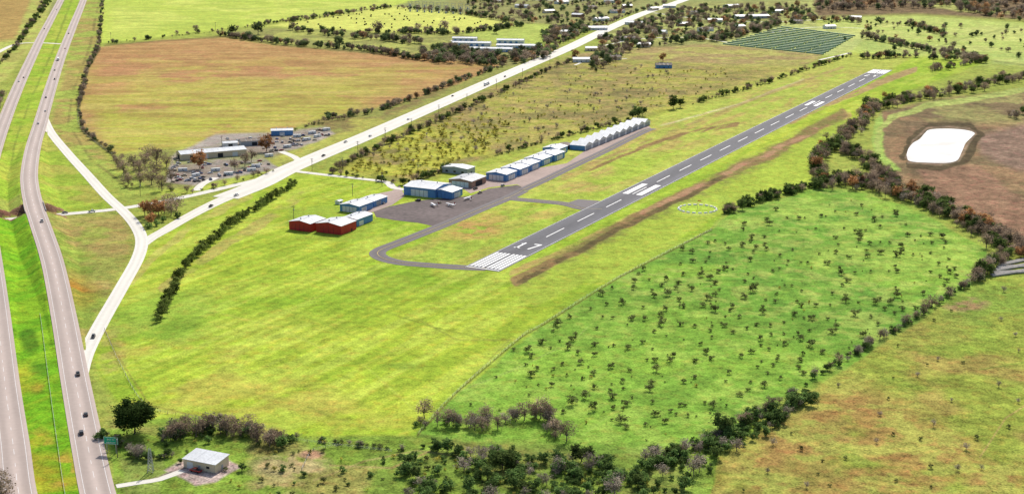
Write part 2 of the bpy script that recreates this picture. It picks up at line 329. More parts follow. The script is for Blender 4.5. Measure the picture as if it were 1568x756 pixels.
# east of runway
poly([(770,425),(1000,318),(1180,235),(1300,176),(1290,200),(1240,240),(1250,285),(1110,320),(1020,372),(820,470)],(168,190,70),3)
stroke([(785,418),(900,366),(1010,312),(1120,258),(1230,208),(1300,176)],4,(186,162,100),0.8,n_mid,0.36)
stroke([(788,431),(860,396),(950,347),(1030,306),(1100,272),(1180,236),(1240,200),(1290,174)],7,(150,124,84),0.95,n_str,0.22,1.5)
patch([(780,440),(860,384),(1030,296),(1290,166),(1290,186),(1180,250),(960,360),(800,440)],(126,128,66),5,0.75,n_hi,0.5)
stroke([(792,434),(860,398),(950,350),(1030,310),(1110,270)],3.6,(100,88,58),0.85,n_hi,0.38)
stroke([(985,325),(1080,280),(1170,238),(1250,198)],3.2,(184,146,112),0.8,n_mid,0.38)
blob(1068,320,40,10,(174,204,76),0.9)
stroke([(1040,320),(1044,315),(1056,312),(1070,311.5),(1086,313),(1096,317),(1098,321),(1092,325),(1080,328),(1062,328.5),(1046,325),(1040,320)],0.8,(206,204,130),0.6)
# south airfield details
k,d=sdp([(330,340),(560,370),(720,425),(800,440),(640,560),(560,640),(250,620),(190,560),(260,440)],10)
a=np.clip(0.5-d/40,0,1); COL[k]*=(1+0.08*a*np.sin(across[k]*2*np.pi/9+wx[k]*2.5))[:,None]
patch([(160,500),(330,520),(500,600),(620,655),(330,640),(190,630)],(178,170,78),14,0.65,n_mid,0.48)
patch([(160,490),(260,420),(340,470),(260,560),(170,580)],(134,170,64),12,0.5,n_b,0.48)
blob(618,563,40,9,(120,150,54),0.6,n_mid,0.4); blob(175,540,22,40,(170,158,90),0.6,n_hi,0.48)
stroke([(250,440),(330,385),(400,340),(460,300)],7,(178,160,98),0.6,n_mid,0.42)
stroke([(205,430),(235,395),(300,340),(380,300)],5,(188,176,100),0.6,n_mid,0.42)
stroke([(160,505),(190,560),(230,620),(300,636)],1.3,(140,130,66),0.6)
stroke([(570,470),(660,500),(760,522)],1.0,(120,140,50),0.6)
stroke([(640,488),(700,520),(780,520)],1.2,(130,130,64),0.5)
stroke([(780,520),(740,560),(690,610)],1.2,(150,150,76),0.5)
stroke([(455,362),(520,368),(600,360)],3.0,(150,174,62),0.6)
stroke([(300,470),(420,500),(560,560),(650,640)],1.6,(184,198,84),0.5,n_mid,0.4); stroke([(330,450),(460,480),(600,540),(680,600)],1.4,(138,164,54),0.5,n_mid,0.4)
stroke([(240,600),(330,590),(450,615),(560,655)],1.4,(136,150,60),0.45,n_mid,0.4)
poly([(440,318),(520,316),(570,300),(560,330),(590,345),(540,372),(470,362),(440,352)],(158,184,64),2)
# pasture
PA=[(690,612),(830,500),(950,425),(1095,350),(1120,326),(1255,288),(1330,296),(1420,330),(1512,382),(1506,425),(1420,482),(1300,560),(1200,622),(1040,690),(850,700),(640,668)]
poly(PA,(122,170,62),1.6,1,0.6)
patch(PA,(146,186,68),14,0.75,n_mid,0.52); patch(PA,(104,152,58),14,0.6,n_b,0.52); patch(PA,(160,174,86),10,0.6,n_hi,0.55); patch(PA,(142,182,66),20,0.5,n_xl,0.5)
patch([(1100,300),(1400,320),(1500,400),(1300,440)],(156,186,78),12,0.7,n_mid,0.46)
stroke([(700,600),(800,560),(880,520),(940,460)],1.2,(152,172,90),0.5,n_mid,0.4); stroke([(860,690),(980,600),(1100,540),(1300,470)],1.2,(150,176,84),0.4,n_mid,0.4)
# bottom-right field
BR=[(1700,425),(1512,425),(1420,484),(1300,562),(1200,626),(1110,690),(1060,800),(1700,900)]
poly(BR,(152,166,68),2.5,1,0.75)
patch(BR,(172,150,84),14,0.7,n_b,0.54); patch(BR,(134,160,60),12,0.6,n_mid,0.52)
patch([(1180,640),(1300,580),(1420,640),(1568,700),(1568,800),(1080,780)],(182,138,86),26,0.7,n_mid,0.47)
patch([(1180,640),(1300,580),(1420,640),(1568,700),(1568,800),(1080,780)],(150,166,74),26,0.6,n_hi,0.52)
patch([(1460,430),(1568,440),(1568,520),(1440,480)],(128,158,64),10,0.6,n_mid,0.45)
blob(1480,465,34,12,(150,120,90),0.8,n_hi,0.42)
stroke([(1420,640),(1500,672),(1560,690)],1.2,(120,140,54),0.5); stroke([(1500,565),(1568,555)],1,(110,140,54),0.6)
stroke([(1500,700),(1540,640),(1600,600)],1.2,(196,160,110),0.5)
# pond area
poly([(1350,170),(1440,152),(1640,128),(1640,420),(1560,378),(1500,345),(1400,300),(1360,270),(1345,210)],(134,118,84),3,1,0.8)
patch([(1350,170),(1440,152),(1640,128),(1640,420),(1500,345),(1400,300),(1360,270)],(156,126,92),8,0.7,n_mid,0.5)
patch([(1380,180),(1520,150),(1560,200),(1500,300),(1400,290)],(108,92,70),6,0.6,n_b,0.5)
patch([(1400,160),(1568,140),(1568,190),(1420,185)],(152,160,90),6,0.6,n_mid,0.48)
poly([(1500,206),(1568,190),(1640,190),(1640,260),(1560,262),(1500,236)],(146,122,104),5,0.9)
poly([(1400,250),(1500,255),(1560,300),(1640,360),(1640,400),(1530,345),(1420,295)],(150,118,94),4,0.8)
poly([(1338,185),(1352,176),(1352,232),(1378,262),(1362,262),(1336,228)],(162,192,92),2)
stroke([(1342,240),(1346,200),(1366,180),(1420,162),(1500,150),(1600,132)],4,(172,188,100),0.9)
stroke([(1384,240),(1396,214),(1424,194),(1484,194),(1500,206),(1478,245),(1440,256),(1390,252)],6,(88,78,54),0.95)
stroke([(1387,241),(1398,216),(1420,196.5),(1450,194.5),(1484,197),(1494,204),(1478,228),(1468,247),(1440,252),(1390,249)],1.6,(150,132,108),0.8)
# bottom strip
poly([(170,640),(330,640),(440,668),(640,668),(850,700),(1040,692),(1200,628),(1110,690),(1050,900),(170,900)],(134,164,62),2,1,0.8)
patch([(170,640),(640,668),(1050,700),(1050,900),(170,900)],(166,154,90),10,0.7,n_mid,0.5)
patch([(560,690),(1100,680),(1060,900),(560,900)],(124,148,64),10,0.6,n_b,0.45)
blob(440,712,60,22,(184,164,120),0.8,n_hi,0.42); blob(470,695,20,7,(186,146,118),0.9); blob(420,742,40,14,(178,160,110),0.7,n_hi,0.42)
poly([(245,722),(280,705),(350,700),(370,712),(330,735),(300,742)],(196,176,166),2); stroke([(180,742),(230,735),(290,712)],2,(150,138,128),0.9)
poly([(180,700),(250,700),(240,756),(190,756)],(140,152,80),3,0.6)
stroke([(505,712),(600,716),(660,690)],1.6,(172,150,100),0.6); stroke([(480,735),(560,705),(640,690),(720,700)],1.5,(172,152,104),0.5)
# fence / tree lines on the ground
stroke([(640,665),(700,600),(800,515),(830,498),(950,424),(1090,352)],1.0,(110,112,58),0.8)
stroke([(640,665),(850,705)],2.5,(96,100,52),0.5)
# generic mottling
COL*= (0.88+0.24*n_mid)[...,None]*(0.92+0.16*n_lo)[...,None]
hv=np.clip((n_hi-0.5)*2.2,-0.5,0.5)*ROUGHN; COL*=(1+0.5*hv)[...,None]  # fine noise, stronger on rough cover, stands in for tuft shadows
Z=ground_z(X,Y)
dC,_=dist_to(X,Y,CRs); dC=dC.reshape(nr,nc); k=(Z>0.1)&(dC<17); COL[k]=alb((150,116,90))
me=bpy.data.meshes.new('ground'); nv=nr*nc
me.vertices.add(nv); me.vertices.foreach_set('co',np.stack([X,Y,Z],-1).astype(np.float32).ravel())
I=np.arange(nv).reshape(nr,nc); q=np.stack([I[1:,:-1],I[1:,1:],I[:-1,1:],I[:-1,:-1]],-1).reshape(-1,4)
nf=len(q); me.loops.add(nf*4); me.loops.foreach_set('vertex_index',q.ravel().astype(np.int32)); me.polygons.add(nf)
me.polygons.foreach_set('loop_start',np.arange(0,nf*4,4,dtype=np.int32))
me.update(calc_edges=True); me.validate()
ca=me.color_attributes.new('cover','FLOAT_COLOR','POINT'); ca.data.foreach_set('color',np.concatenate([np.clip(COL,0,1),np.ones((nr,nc,1))],-1).astype(np.float32).ravel())
ra=me.attributes.new('rough_cover','FLOAT','POINT'); ra.data.foreach_set('value',ROUGHN.astype(np.float32).ravel())
m,t,b=newmat('ground_cover'); N=t.nodes; L=t.links
at=N.new('ShaderNodeAttribute'); at.attribute_name='cover'; ar=N.new('ShaderNodeAttribute'); ar.attribute_name='rough_cover'
tc=N.new('ShaderNodeTexCoord')
def nz(s,d=4,r=0.6):
    n=N.new('ShaderNodeTexNoise'); n.inputs['Scale'].default_value=s; n.inputs['Detail'].default_value=d; n.inputs['Roughness'].default_value=r; L.new(tc.outputs['Object'],n.inputs['Vector']); return n
def ma(op,a,bb,c=None):
    n=N.new('ShaderNodeMath'); n.operation=op
    for i,x in enumerate((a,bb,c)):
        if x is None: continue
        if isinstance(x,(int,float)): n.inputs[i].default_value=x
        else: L.new(x,n.inputs[i])
    return n.outputs[0]
n1=nz(0.9); n2=nz(0.22); n3=nz(0.06,5)
s1=ma('MULTIPLY_ADD',ar.outputs['Fac'],1.5,0.6)  # rough cover raises noise contrast, putting clump shading into the colour
v1=ma('SUBTRACT',n1.outputs[0],0.5); v2=ma('SUBTRACT',n2.outputs[0],0.5); v3=ma('SUBTRACT',n3.outputs[0],0.5)
sm=ma('ADD',ma('MULTIPLY',v1,1.4),ma('ADD',ma('MULTIPLY',v2,1.1),ma('MULTIPLY',v3,0.7)))
fac=ma('ADD',ma('MULTIPLY',sm,s1),1.0)
vm=N.new('ShaderNodeVectorMath'); vm.operation='SCALE'; L.new(at.outputs['Color'],vm.inputs[0]); L.new(fac,vm.inputs['Scale'])
hs=N.new('ShaderNodeMix'); hs.data_type='RGBA'; hs.blend_type='MULTIPLY'; hs.inputs[7].default_value=(1.25,0.92,1.05,1)
n4=nz(0.13,5,0.65); hf=N.new('ShaderNodeMapRange'); hf.inputs[1].default_value=0.5; hf.inputs[2].default_value=0.68; hf.inputs[4].default_value=0.8; L.new(n4.outputs[0],hf.inputs[0])
L.new(hf.outputs[0],hs.inputs[0]); L.new(vm.outputs[0],hs.inputs[6]); L.new(hs.outputs[2],b.inputs['Base Color'])
b.inputs['Roughness'].default_value=1; b.inputs['Specular IOR Level'].default_value=0.05
bp=N.new('ShaderNodeBump'); bp.inputs['Strength'].default_value=0.5; bp.inputs['Distance'].default_value=0.5; L.new(n1.outputs[0],bp.inputs['Height']); L.new(bp.outputs[0],b.inputs['Normal'])
me.materials.append(m); go=bpy.data.objects.new('ground',me); scene.collection.objects.link(go)

# ------------------------------------------------------------ roads
def offs(P,o):
    T=np.gradient(P[:,:2],axis=0); T/=np.linalg.norm(T,axis=1)[:,None]+1e-9; Nn=np.stack([T[:,1],-T[:,0]],1)
    Q=P.copy(); Q[:,:2]+=Nn*np.asarray(o).reshape(-1,1) if np.ndim(o) else Nn*o; return Q
def ribbon(mb,P,wd,mat,dz,skirt=0.3,follow=True):
    P=P.copy(); wd=np.broadcast_to(np.asarray(wd,float),(len(P),))
    if follow: P[:,2]=np.maximum(P[:,2],ground_z(P[:,0],P[:,1]))
    A=offs(P,-wd/2);B=offs(P,wd/2); s=0
    for i in range(len(P)-1):
        ds=np.linalg.norm(P[i+1]-P[i]); a0=A[i]+[0,0,dz];a1=A[i+1]+[0,0,dz];b0=B[i]+[0,0,dz];b1=B[i+1]+[0,0,dz]
        mb.face([a0,b0,b1,a1],mat,[(s,0),(s,1),(s+ds,1),(s+ds,0)])
        if skirt:
            dn=np.array([0,0,-skirt]); mb.face([a0,a1,a1+dn,a0+dn],mat,[(s,0.02)]*4); mb.face([b1,b0,b0+dn,b1+dn],mat,[(s,0.98)]*4)
        s+=ds
def line(mb,P,o,wd,mat,dz,dash=None,follow=True):
    P=P.copy()
    if follow: P[:,2]=np.maximum(P[:,2],ground_z(P[:,0],P[:,1]))
    Q=smooth(P,3.0) if dash else P
    C=offs(Q,o); A=offs(C,-wd/2);B=offs(C,wd/2); s=0
    for i in range(len(C)-1):
        ds=np.linalg.norm(C[i+1]-C[i])
        if not dash or (s%(dash[0]+dash[1]))<dash[0]:
            mb.face([A[i]+[0,0,dz],B[i]+[0,0,dz],B[i+1]+[0,0,dz],A[i+1]+[0,0,dz]],mat)
        s+=ds
R1=path([(66,178),(78,203),(104,235),(135,269),(163,300),(190,325),(208,346),(217,368),(211,395),(188,437),(162,482),(143,517),(129,548),(119,585)])
R2=path([(216,376),(232,364),(252,353),(290,331),(340,306),(395,284),(440,262)])
DIAG=path([(345,303),(395,283),(440,260),(500,234),(560,209),(640,174),(720,139),(800,104),(870,74),(930,45),(985,21),(1040,3),(1100,-20),(1200,-50)])
ACC=path([(450,262),(500,268),(555,274),(592,279),(604,288),(640,292)])
LFT=path([(-60,110),(-10,84),(25,68),(60,66),(100,68)])
def widths(P,a,b): return np.linspace(a,b,len(P))
def road(name,P,wd,mat,dz,marks=True,dash=(6,9),edge=0.22,lane=True,shoulder=1.2,yellow=False):
    mb=MB(); ribbon(mb,P,wd,mat,dz); 
    if marks:
        wm=float(np.mean(wd)); line(mb,P,-wm/2+shoulder,edge,M['paint'],dz+0.03); line(mb,P,wm/2-shoulder,edge,M['yellow'] if yellow else M['paint'],dz+0.03)
        if lane: line(mb,P,0,edge,M['paint'],dz+0.03,dash)
    return mb.obj(name)
road('highway_road',HW1,14.5,M['hwy'],0.26,shoulder=2.2,edge=0.18)
road('highway_road',HW2,14.5,M['hwy'],0.26,shoulder=2.2,edge=0.18)
road('ramp_road',R1,9,M['conc'],0.18,lane=False)
road('connector_road',R2,widths(R2,9,17),M['conc'],0.14,marks=False)
road('underpass_road',CROSS,9,M['conc'],0.10,dash=(4,6))
road('diagonal_road',DIAG,widths(DIAG,24,22),M['conc'],0.22,shoulder=4,dash=(30,0.1))
road('airport_access_road',ACC,7,M['conc'],0.10,marks=False)
road('side_road',LFT,8,M['conc'],0.08,marks=False)
for nm,p,wd in (('farm_road',[(1255,92),(1290,84),(1302,81)],5),('town_road',[(915,72),(980,60),(1060,58),(1120,66)],5),('farm_road',[(880,100),(905,92),(960,90)],4),('driveway',[(178,744),(215,738),(245,733),(280,720)],4),('town_road',[(560,-5),(700,-2),(900,2)],6),('farm_road',[(1180,50),(1250,42),(1330,44)],4),('driveway',[(430,232),(450,240),(462,250)],7),('driveway',[(300,292),(310,282),(330,272)],7),('town_road',[(1000,20),(1080,30),(1180,34),(1260,30)],5),('town_road',[(690,62),(730,72),(800,82),(838,88)],5)):
    road(nm,path(p),wd,M['conc'],0.08,marks=False)
def bridge(P,name):
    H=smooth(P,2.0); d,_=dist_to(H[:,0],H[:,1],CRs); k=np.where((d<19)&(H[:,2]>5))[0]
    if len(k)<3: return
    S=H[k[0]:k[-1]+1]; mb=MB()
    A=offs(S,-7.6);B=offs(S,7.6)
    for i in range(len(S)-1):
        z0,z1=-1.3,0.15
        q=[A[i]+[0,0,z1],B[i]+[0,0,z1],B[i+1]+[0,0,z1],A[i+1]+[0,0,z1]]; r=[A[i]+[0,0,z0],B[i]+[0,0,z0],B[i+1]+[0,0,z0],A[i+1]+[0,0,z0]]
        mb.face(q,M['bconc']); mb.face(r[::-1],M['bconc']); mb.face([q[0],q[3],r[3],r[0]],M['bconc']); mb.face([q[1],r[1],r[2],q[2]],M['bconc'])
    for o in (-7.5,7.5):
        C=offs(S,o)
        for i in range(len(C)-1):
            c=(C[i]+C[i+1])/2; v=C[i+1]-C[i]; mb.box((c[0],c[1],c[2]+0.75),(np.linalg.norm(v)+0.01,0.35,1.1),M['bconc'],math.atan2(v[1],v[0]))
    mid=len(S)//2
    for j in (mid-5,mid+5):
        for o in (-5,0,5):
            c=offs(S,o)[max(0,min(j,len(S)-1))]; mb.cyl((c[0],c[1],0),(c[0],c[1],c[2]-1.3),0.5,0.5,M['bconc'],10)
    for e in (0,-1):
        c=S[e]; v=S[1]-S[0]; mb.box((c[0],c[1],c[2]/2-0.2),(0.8,15.2,c[2]-0.5),M['bconc'],math.atan2(v[1],v[0]))
    mb.obj(name)
bridge(HW1,'highway_bridge'); bridge(HW2,'highway_bridge')
def rail(P,o,name,i0=0,i1=None):
    mb=MB(); Q=offs(P,o)[i0:i1]; Q=Q.copy(); Q[:,2]=np.maximum(Q[:,2]*0,ground_z(Q[:,0],Q[:,1]))
    for i in range(len(Q)-1):
        c=(Q[i]+Q[i+1])/2; v=Q[i+1]-Q[i]; mb.box((c[0],c[1],c[2]+0.75),(np.linalg.norm(v),0.1,0.35),M['steel'],math.atan2(v[1],v[0])); mb.box((Q[i][0],Q[i][1],Q[i][2]+0.4),(0.2,0.15,0.9),M['wood'])
    mb.obj(name)
rail(HW1,-13,'median_guard_rail',0,45)

# ------------------------------------------------------------ runway
p0=np.array(g(737,412.5)[:2]); p1=np.array(g(1352,107)[:2]); RL=np.linalg.norm(p1-p0); rd=(p1-p0)/RL; rn=np.array([rd[1],-rd[0]]); RA=math.atan2(rd[1],rd[0])
def R(s,tt,z): q=p0+rd*s+rn*tt; return (q[0],q[1],z)
def sof(u,v): q=np.array(g(u,v)[:2])-p0; return q@rd
mb=MB(); RW=26.0
n=60
for i in range(n):
    a=RL*i/n;c=RL*(i+1)/n; mb.face([R(a,-RW/2,0.2),R(a,RW/2,0.2),R(c,RW/2,0.2),R(c,-RW/2,0.2)],M['rwy'],[(a,0),(a,1),(c,1),(c,0)])
for sg in(-1,1): mb.face([R(0,sg*RW/2,0.2),R(RL,sg*RW/2,0.2),R(RL,sg*(RW/2+.3),-0.1),R(0,sg*(RW/2+.3),-0.1)],M['rwy'])
def mk(s0,s1,t0,t1,mat='paint'): mb.face([R(s0,t0,0.235),R(s0,t1,0.235),R(s1,t1,0.235),R(s1,t0,0.235)],M[mat])
def thresh(f):
    for i in range(4):
        for sg in (-1,1):
            a=1.0+i*2.9; mk(f(5),f(45),sg*a,sg*(a+1.8))
thresh(lambda s:s); thresh(lambda s:RL-s)
def digits(f,sg):
    t=lambda x:x*sg
    mk(f(62),f(78),t(-6.0),t(-4.5)); mk(f(62),f(63.6),t(-7.6),t(-2.9)); mk(f(74),f(75.6),t(-7.4),t(-6.0))
    mk(f(76),f(78),t(1.8),t(7.6)); 
    q=[R(f(62),t(3.0),0.235),R(f(62),t(4.6),0.235),R(f(76),t(7.6),0.235),R(f(76),t(6.0),0.235)]; mb.face(q,M['paint'])
digits(lambda s:s,1); digits(lambda s:RL-s,-1)
s=100
while s<RL-110: mk(s,s+31,-0.45,0.45); s+=55
sa=sof(984,290)
for s0,ln,t0,t1 in ((sa-23,44,3.4,8.6),(sof(1248,159)-18,36,3.4,7.4)):
    for sg in(-1,1): mk(s0,s0+ln,sg*t0,sg*t1)
mk(1.5,2.7,-12,12); mk(RL-2.7,RL-1.5,-12,12)
for sg in(-1,1): mk(0.5,RL-0.5,sg*12.2,sg*12.5)
mb.obj('runway')
T1=path([(745,411),(700,409),(650,405.5),(612,402),(588,396),(578,389),(584,382),(612,371),(645,358),(690,340),(732,322),(778,303),(800,292)],4)
T2=path([(772,303),(800,306),(840,309.5),(870,313),(893,319),(922,320)],4)
T3=path([(800,291),(835,275),(870,258),(925,232),(985,202),(1000,197)],6)
for P,dz,wd in ((T1,0.14,11.5),(T2,0.17,11.5),(T3,0.11,10)):
    mb=MB(); ribbon(mb,P,wd,M['taxi'],dz,0.12); line(mb,P,0,0.35,M['yellow'],0.215+dz*0.1); mb.obj('taxiway')
def flat(name,V,mat,z):
    mb=MB(); P=[g(u,v,z) for u,v in V]; mb.face(P[::-1],mat); return mb.obj(name)
flat('apron_pavement',[(572,324),(596,316),(640,307),(720,300),(748,289),(792,283),(806,290),(775,303),(735,321),(690,340),(668,347),(640,341),(604,337),(576,332)],M['apron'],0.08)
flat('apron_pavement',[(806,291),(862,263),(925,233),(1000,199),(992,192),(900,228),(868,250),(760,268),(700,283),(720,296),(748,287),(792,282)],M['pinkc'],0.06)
flat('hangar_pavement',[(536,312),(560,300),(600,292),(612,284),(620,300),(600,314),(572,324),(556,330)],M['pinkc'],0.05)
flat('taxiway_fillet',[(868,311),(885,305),(915,307),(934,311),(905,328),(893,323)],M['taxi'],0.09)
c0=np.array(g(1068,320)[:2]); mb=MB()
for i in range(20):
    a=2*math.pi*i/20; mb.box((c0[0]+15*math.cos(a),c0[1]+15*math.sin(a),0.4),(3.0,1.7,0.75),M['paint'],a+math.pi/2,(0.8,0.5))
mb.obj('segmented_circle')
mb=MB(); mb.cyl((0,0,0),(0,0,7),0.15,0.1,M['steel'],8); mb.cyl((0,0,6.8),(2.8,-0.6,6.4),0.5,0.25,pm('orange_fabric',(0.7,0.2,0.03),direct=True),10,False); mb.obj('windsock',(c0[0],c0[1],0))

# ------------------------------------------------------------ water
m,t,b=newmat('pond_water'); b.inputs['Base Color'].default_value=(0.52,0.51,0.50,1); b.inputs['Roughness'].default_value=0.14; M['water']=m
N=t.nodes;L=t.links; nn=N.new('ShaderNodeTexNoise'); nn.inputs['Scale'].default_value=0.25; tcc=N.new('ShaderNodeTexCoord'); L.new(tcc.outputs['Object'],nn.inputs['Vector']); bb=N.new('ShaderNodeBump'); bb.inputs['Strength'].default_value=0.12; L.new(nn.outputs[0],bb.inputs['Height']); L.new(bb.outputs[0],b.inputs['Normal'])
n5=N.new('ShaderNodeTexNoise'); n5.inputs['Scale'].default_value=0.03; n5.inputs['Detail'].default_value=5; L.new(tcc.outputs['Object'],n5.inputs['Vector']); cr_=N.new('ShaderNodeValToRGB'); cr_.color_ramp.elements[0].color=(0.40,0.37,0.34,1); cr_.color_ramp.elements[1].color=(0.62,0.62,0.62,1); cr_.color_ramp.elements[0].position=.35; cr_.color_ramp.elements[1].position=.6; L.new(n5.outputs[0],cr_.inputs[0]); L.new(cr_.outputs[0],b.inputs['Base Color'])
pw=smooth([g(u,v,0.15) for u,v in [(1388,238),(1391,228),(1398,219),(1408,213),(1416,204),(1424,198.5),(1450,197),(1478,199),(1492,203.5),(1489,209),(1479,219),(1473,232),(1466,245),(1450,249.5),(1420,249),(1393,246.5),(1388,238)]],3.0)
mb=MB(); mb.face(list(pw[:-1])[::-1],M['water']); mb.obj('pond_water')

# ------------------------------------------------------------ buildings
DEG=math.degrees(RA)
def building(name,u,v,Ln,W,h,rise,deg,wall,roof,doors=(),mono=False):
    """local x along ridge, y across. doors: (side,pos,width,height,mat)"""
    mb=MB(); w_,r_=M[wall],M[roof]; hx,hy=Ln/2,W/2
    for sx in(-1,1):
        P=[(sx*hx,-hy,0),(sx*hx,hy,0),(sx*hx,hy,h if not mono else h+rise)]+([] if mono else [(sx*hx,0,h+rise)])+[(sx*hx,-hy,h)]
        mb.face(P if sx>0 else P[::-1],w_)
    mb.face([(-hx,-hy,0),(hx,-hy,0),(hx,-hy,h),(-hx,-hy,h)],w_); hh=h if not mono else h+rise
    mb.face([(hx,hy,0),(-hx,hy,0),(-hx,hy,hh),(hx,hy,hh)],w_)
    o=0.45; th=0.18
    def slab(y0,z0,y1,z1):
        a=[(-hx-o,y0,z0),(hx+o,y0,z0),(hx+o,y1,z1),(-hx-o,y1,z1)]; b_=[(x,y,z+th) for x,y,z in a]
        mb.face(b_,r_); mb.face(a[::-1],r_)
        for i in range(4):
            j=(i+1)%4; mb.face([a[i],a[j],b_[j],b_[i]],r_)
        nb=int(Ln/5)
        for i in range(1,nb):
            x=-hx+Ln*i/nb; mb.face([(x-.1,y0,z0+th+.03),(x+.1,y0,z0+th+.03),(x+.1,y1,z1+th+.03),(x-.1,y1,z1+th+.03)],M['roofg'])
    if mono: slab(-hy-o,h+0.02-rise*o/W,hy+o,h+rise+0.02+rise*o/W)
    else:
        k=rise/hy; slab(-hy-o,h+0.02-k*o,-0.01,h+rise+0.02); slab(0.01,h+rise+0.02,hy+o,h+0.02-k*o); mb.box((0,0,h+rise+th+0.06),(Ln+0.8,0.5,0.12),r_)
        if Ln>18:
            for x in (-Ln*.25,Ln*.25): mb.cyl((x,W*.12,h+rise-.6),(x,W*.12,h+rise+0.9),0.5,0.5,M['steel'],8)
    for side,pos,dw,dh,mt,*z in doors:
        z0=z[0] if z else 0.0; e=0.06
        if side=='-x': c=(-hx-e,pos,z0+dh/2); d=(0.12,dw,dh)
        elif side=='+x': c=(hx+e,pos,z0+dh/2); d=(0.12,dw,dh)
        elif side=='-y': c=(pos,-hy-e,z0+dh/2); d=(dw,0.12,dh)
        else: c=(pos,hy+e,z0+dh/2); d=(dw,0.12,dh)
        mb.box(c,d,M[mt])
        if dw>6:
            for i in range(1,4):
                f=-dw/2+dw*i/4; cc=list(c); dd=[0.2,0.2,dh]
                if side[1]=='x': cc[1]+=f
                else: cc[0]+=f
                mb.box(cc,dd,M['dark'])
    x,y,_=g(u,v); z=gz(x,y); return mb.obj(name,(x,y,z),math.radians(deg))
building('red_hangar',471,349,20,19,6.2,1.6,DEG,'red','roofw',[('-x',0,15,5,'red'),('+y',-3,3,2.4,'dark')])
building('red_hangar',515,353,20,22,6.6,1.8,DEG,'red','roofw',[('-x',0,17,5.3,'red'),('-y',4,1.2,2.2,'dark')])
building('blue_hangar',547,341,22,14,5.4,1.2,DEG,'blue','roofw',[('-x',0,10,4.4,'white'),('-y',-5,6,3.5,'white')])
building('blue_hangar',546,321,20,18,5.4,1.4,DEG,'blue','roofw',[('-x',0,13,4.4,'white'),('-y',-3,7,3.8,'white')])
building('blue_hangar',571,312,20,15,4.8,1.2,DEG,'blue','roofw',[('-x',0,11,4,'white'),('-y',-3,7,3.8,'grey')])
building('white_shed',519,312,5,4,2.6,0.5,DEG,'white','roofw',[('-y',0,1,2,'dark')])
building('large_hangar',655,296,30,27,7.2,2.0,DEG-90,'blue','roofw',[('-x',0,18,5.5,'white'),('-y',0,16,5.4,'white')])
building('blue_hangar',684,300,18,20,5.6,1.5,DEG,'blue','roofw',[('-x',0,14,4.6,'blue'),('-y',0,10,4.2,'white')])
building('grey_hangar',716,282,26,22,5.6,1.6,DEG,'brick','roofg',[('-x',0,16,4.5,'white'),('-y',0,12,4.2,'dark')])
building('office_building',702,264,14,26,5.2,1.2,DEG,'grey','roofw',[('-x',-8,2.4,1.6,'glass',1.2),('-x',0,2.4,1.6,'glass',1.2),('-x',8,2.4,1.6,'glass',1.2),('-y',0,1.4,2.2,'dark')])
for (u,v,Ln,W) in ((768,273,20,20),(789,265,20,19),(806,258,20,18),(824,250,22,18),(843,243,22,19),(850,234,20,17)):
    building('blue_hangar',u,v,Ln,W,5.8,1.4,DEG,'blue' if random.random()<.7 else 'white','roofw',[('-x',0,W*.7,4.6,'white' if random.random()<.6 else 'blue'),('-y',0,12,4.4,'white')])
building('blue_shed',862,228,18,12,4.2,1.0,DEG,'blue','roofb',[('-y',0,8,3.4,'dark')])
a0=np.array(g(884,230)[:2]); a1=np.array(g(985,190)[:2]); LL=np.linalg.norm(a1-a0); dd=(a1-a0)/LL; ang=math.atan2(dd[1],dd[0]); mb=MB(); nb=10; bw=LL/nb
for i in range(nb):
    x0=i*bw; x1=x0+bw; xm=(x0+x1)/2; D=8.0; h=4.6; hr=7.4
    for sy in(-1,1):
        P=[(x0,sy*D,0),(x1,sy*D,0),(x1,sy*D,h),(xm,sy*D,hr),(x0,sy*D,h)]; mb.face(P if sy<0 else P[::-1],M['white'])
        mb.box((xm,sy*(D+0.06),1.9),(bw*0.72,0.12,3.8),M['grey' if sy<0 else 'white'])
        for k_ in(-1,0,1): mb.box((xm+k_*bw*.2,sy*(D+0.1),1.9),(0.18,0.2,3.8),M['dark'])
    for q in ([(x0,-D-.5,h+.05),(xm,-D-.5,hr+.05),(xm,D+.5,hr+.05),(x0,D+.5,h+.05)],[(xm,-D-.5,hr+.05),(x1,-D-.5,h+.05),(x1,D+.5,h+.05),(xm,D+.5,hr+.05)]):
        mb.face(q,M['roofw']); mb.face([(a,b_,c-.15) for a,b_,c in q][::-1],M['roofg'])
for x in(0,LL): P=[(x,-8,0),(x,8,0),(x,8,4.6),(x,-8,4.6)]; mb.face(P if x>0 else P[::-1],M['blue'])
mb.obj('t_hangar_row',(a0[0],a0[1],0),ang)
building('warehouse',324,239,62,20,5.6,1.8,26,'beige','roofw',[('-y',-20,5,4,'dark'),('-y',-8,5,4,'white'),('-y',6,5,4,'dark'),('-y',20,5,4,'white'),('-x',0,8,4,'dark')])
building('warehouse',388,221,26,14,4.6,1.2,20,'grey','roofb',[('-y',0,5,3.4,'dark')])
building('metal_shed',432,206,22,12,5,1.2,10,'blue','roofw',[('-y',0,5,3.4,'white')])
building('metal_shed',352,224,14,10,4,1,20,'white','roofw',[('-y',0,4,3,'dark')])
building('utility_shed',316,713,17,10,4.0,0.9,-24,'beige','roofw',[('-y',-5,3.2,3.0,'white'),('-y',0,1.1,2.2,'grey'),('-y',4.5,1.6,1.0,'glass',1.5),('+x',0,1.2,2.2,'grey')],mono=True)
for u,v,Ln,W in ((722,70,62,14),(712,63,40,12),(752,79,66,14),(795,74,70,14),(782,66,44,12)):
    building('long_storage_shed',u,v,Ln,W,5,1.6,-8,'white','roofw',[('-y',x,4,3.2,'blue') for x in range(-int(Ln/2)+5,int(Ln/2)-4,9)])
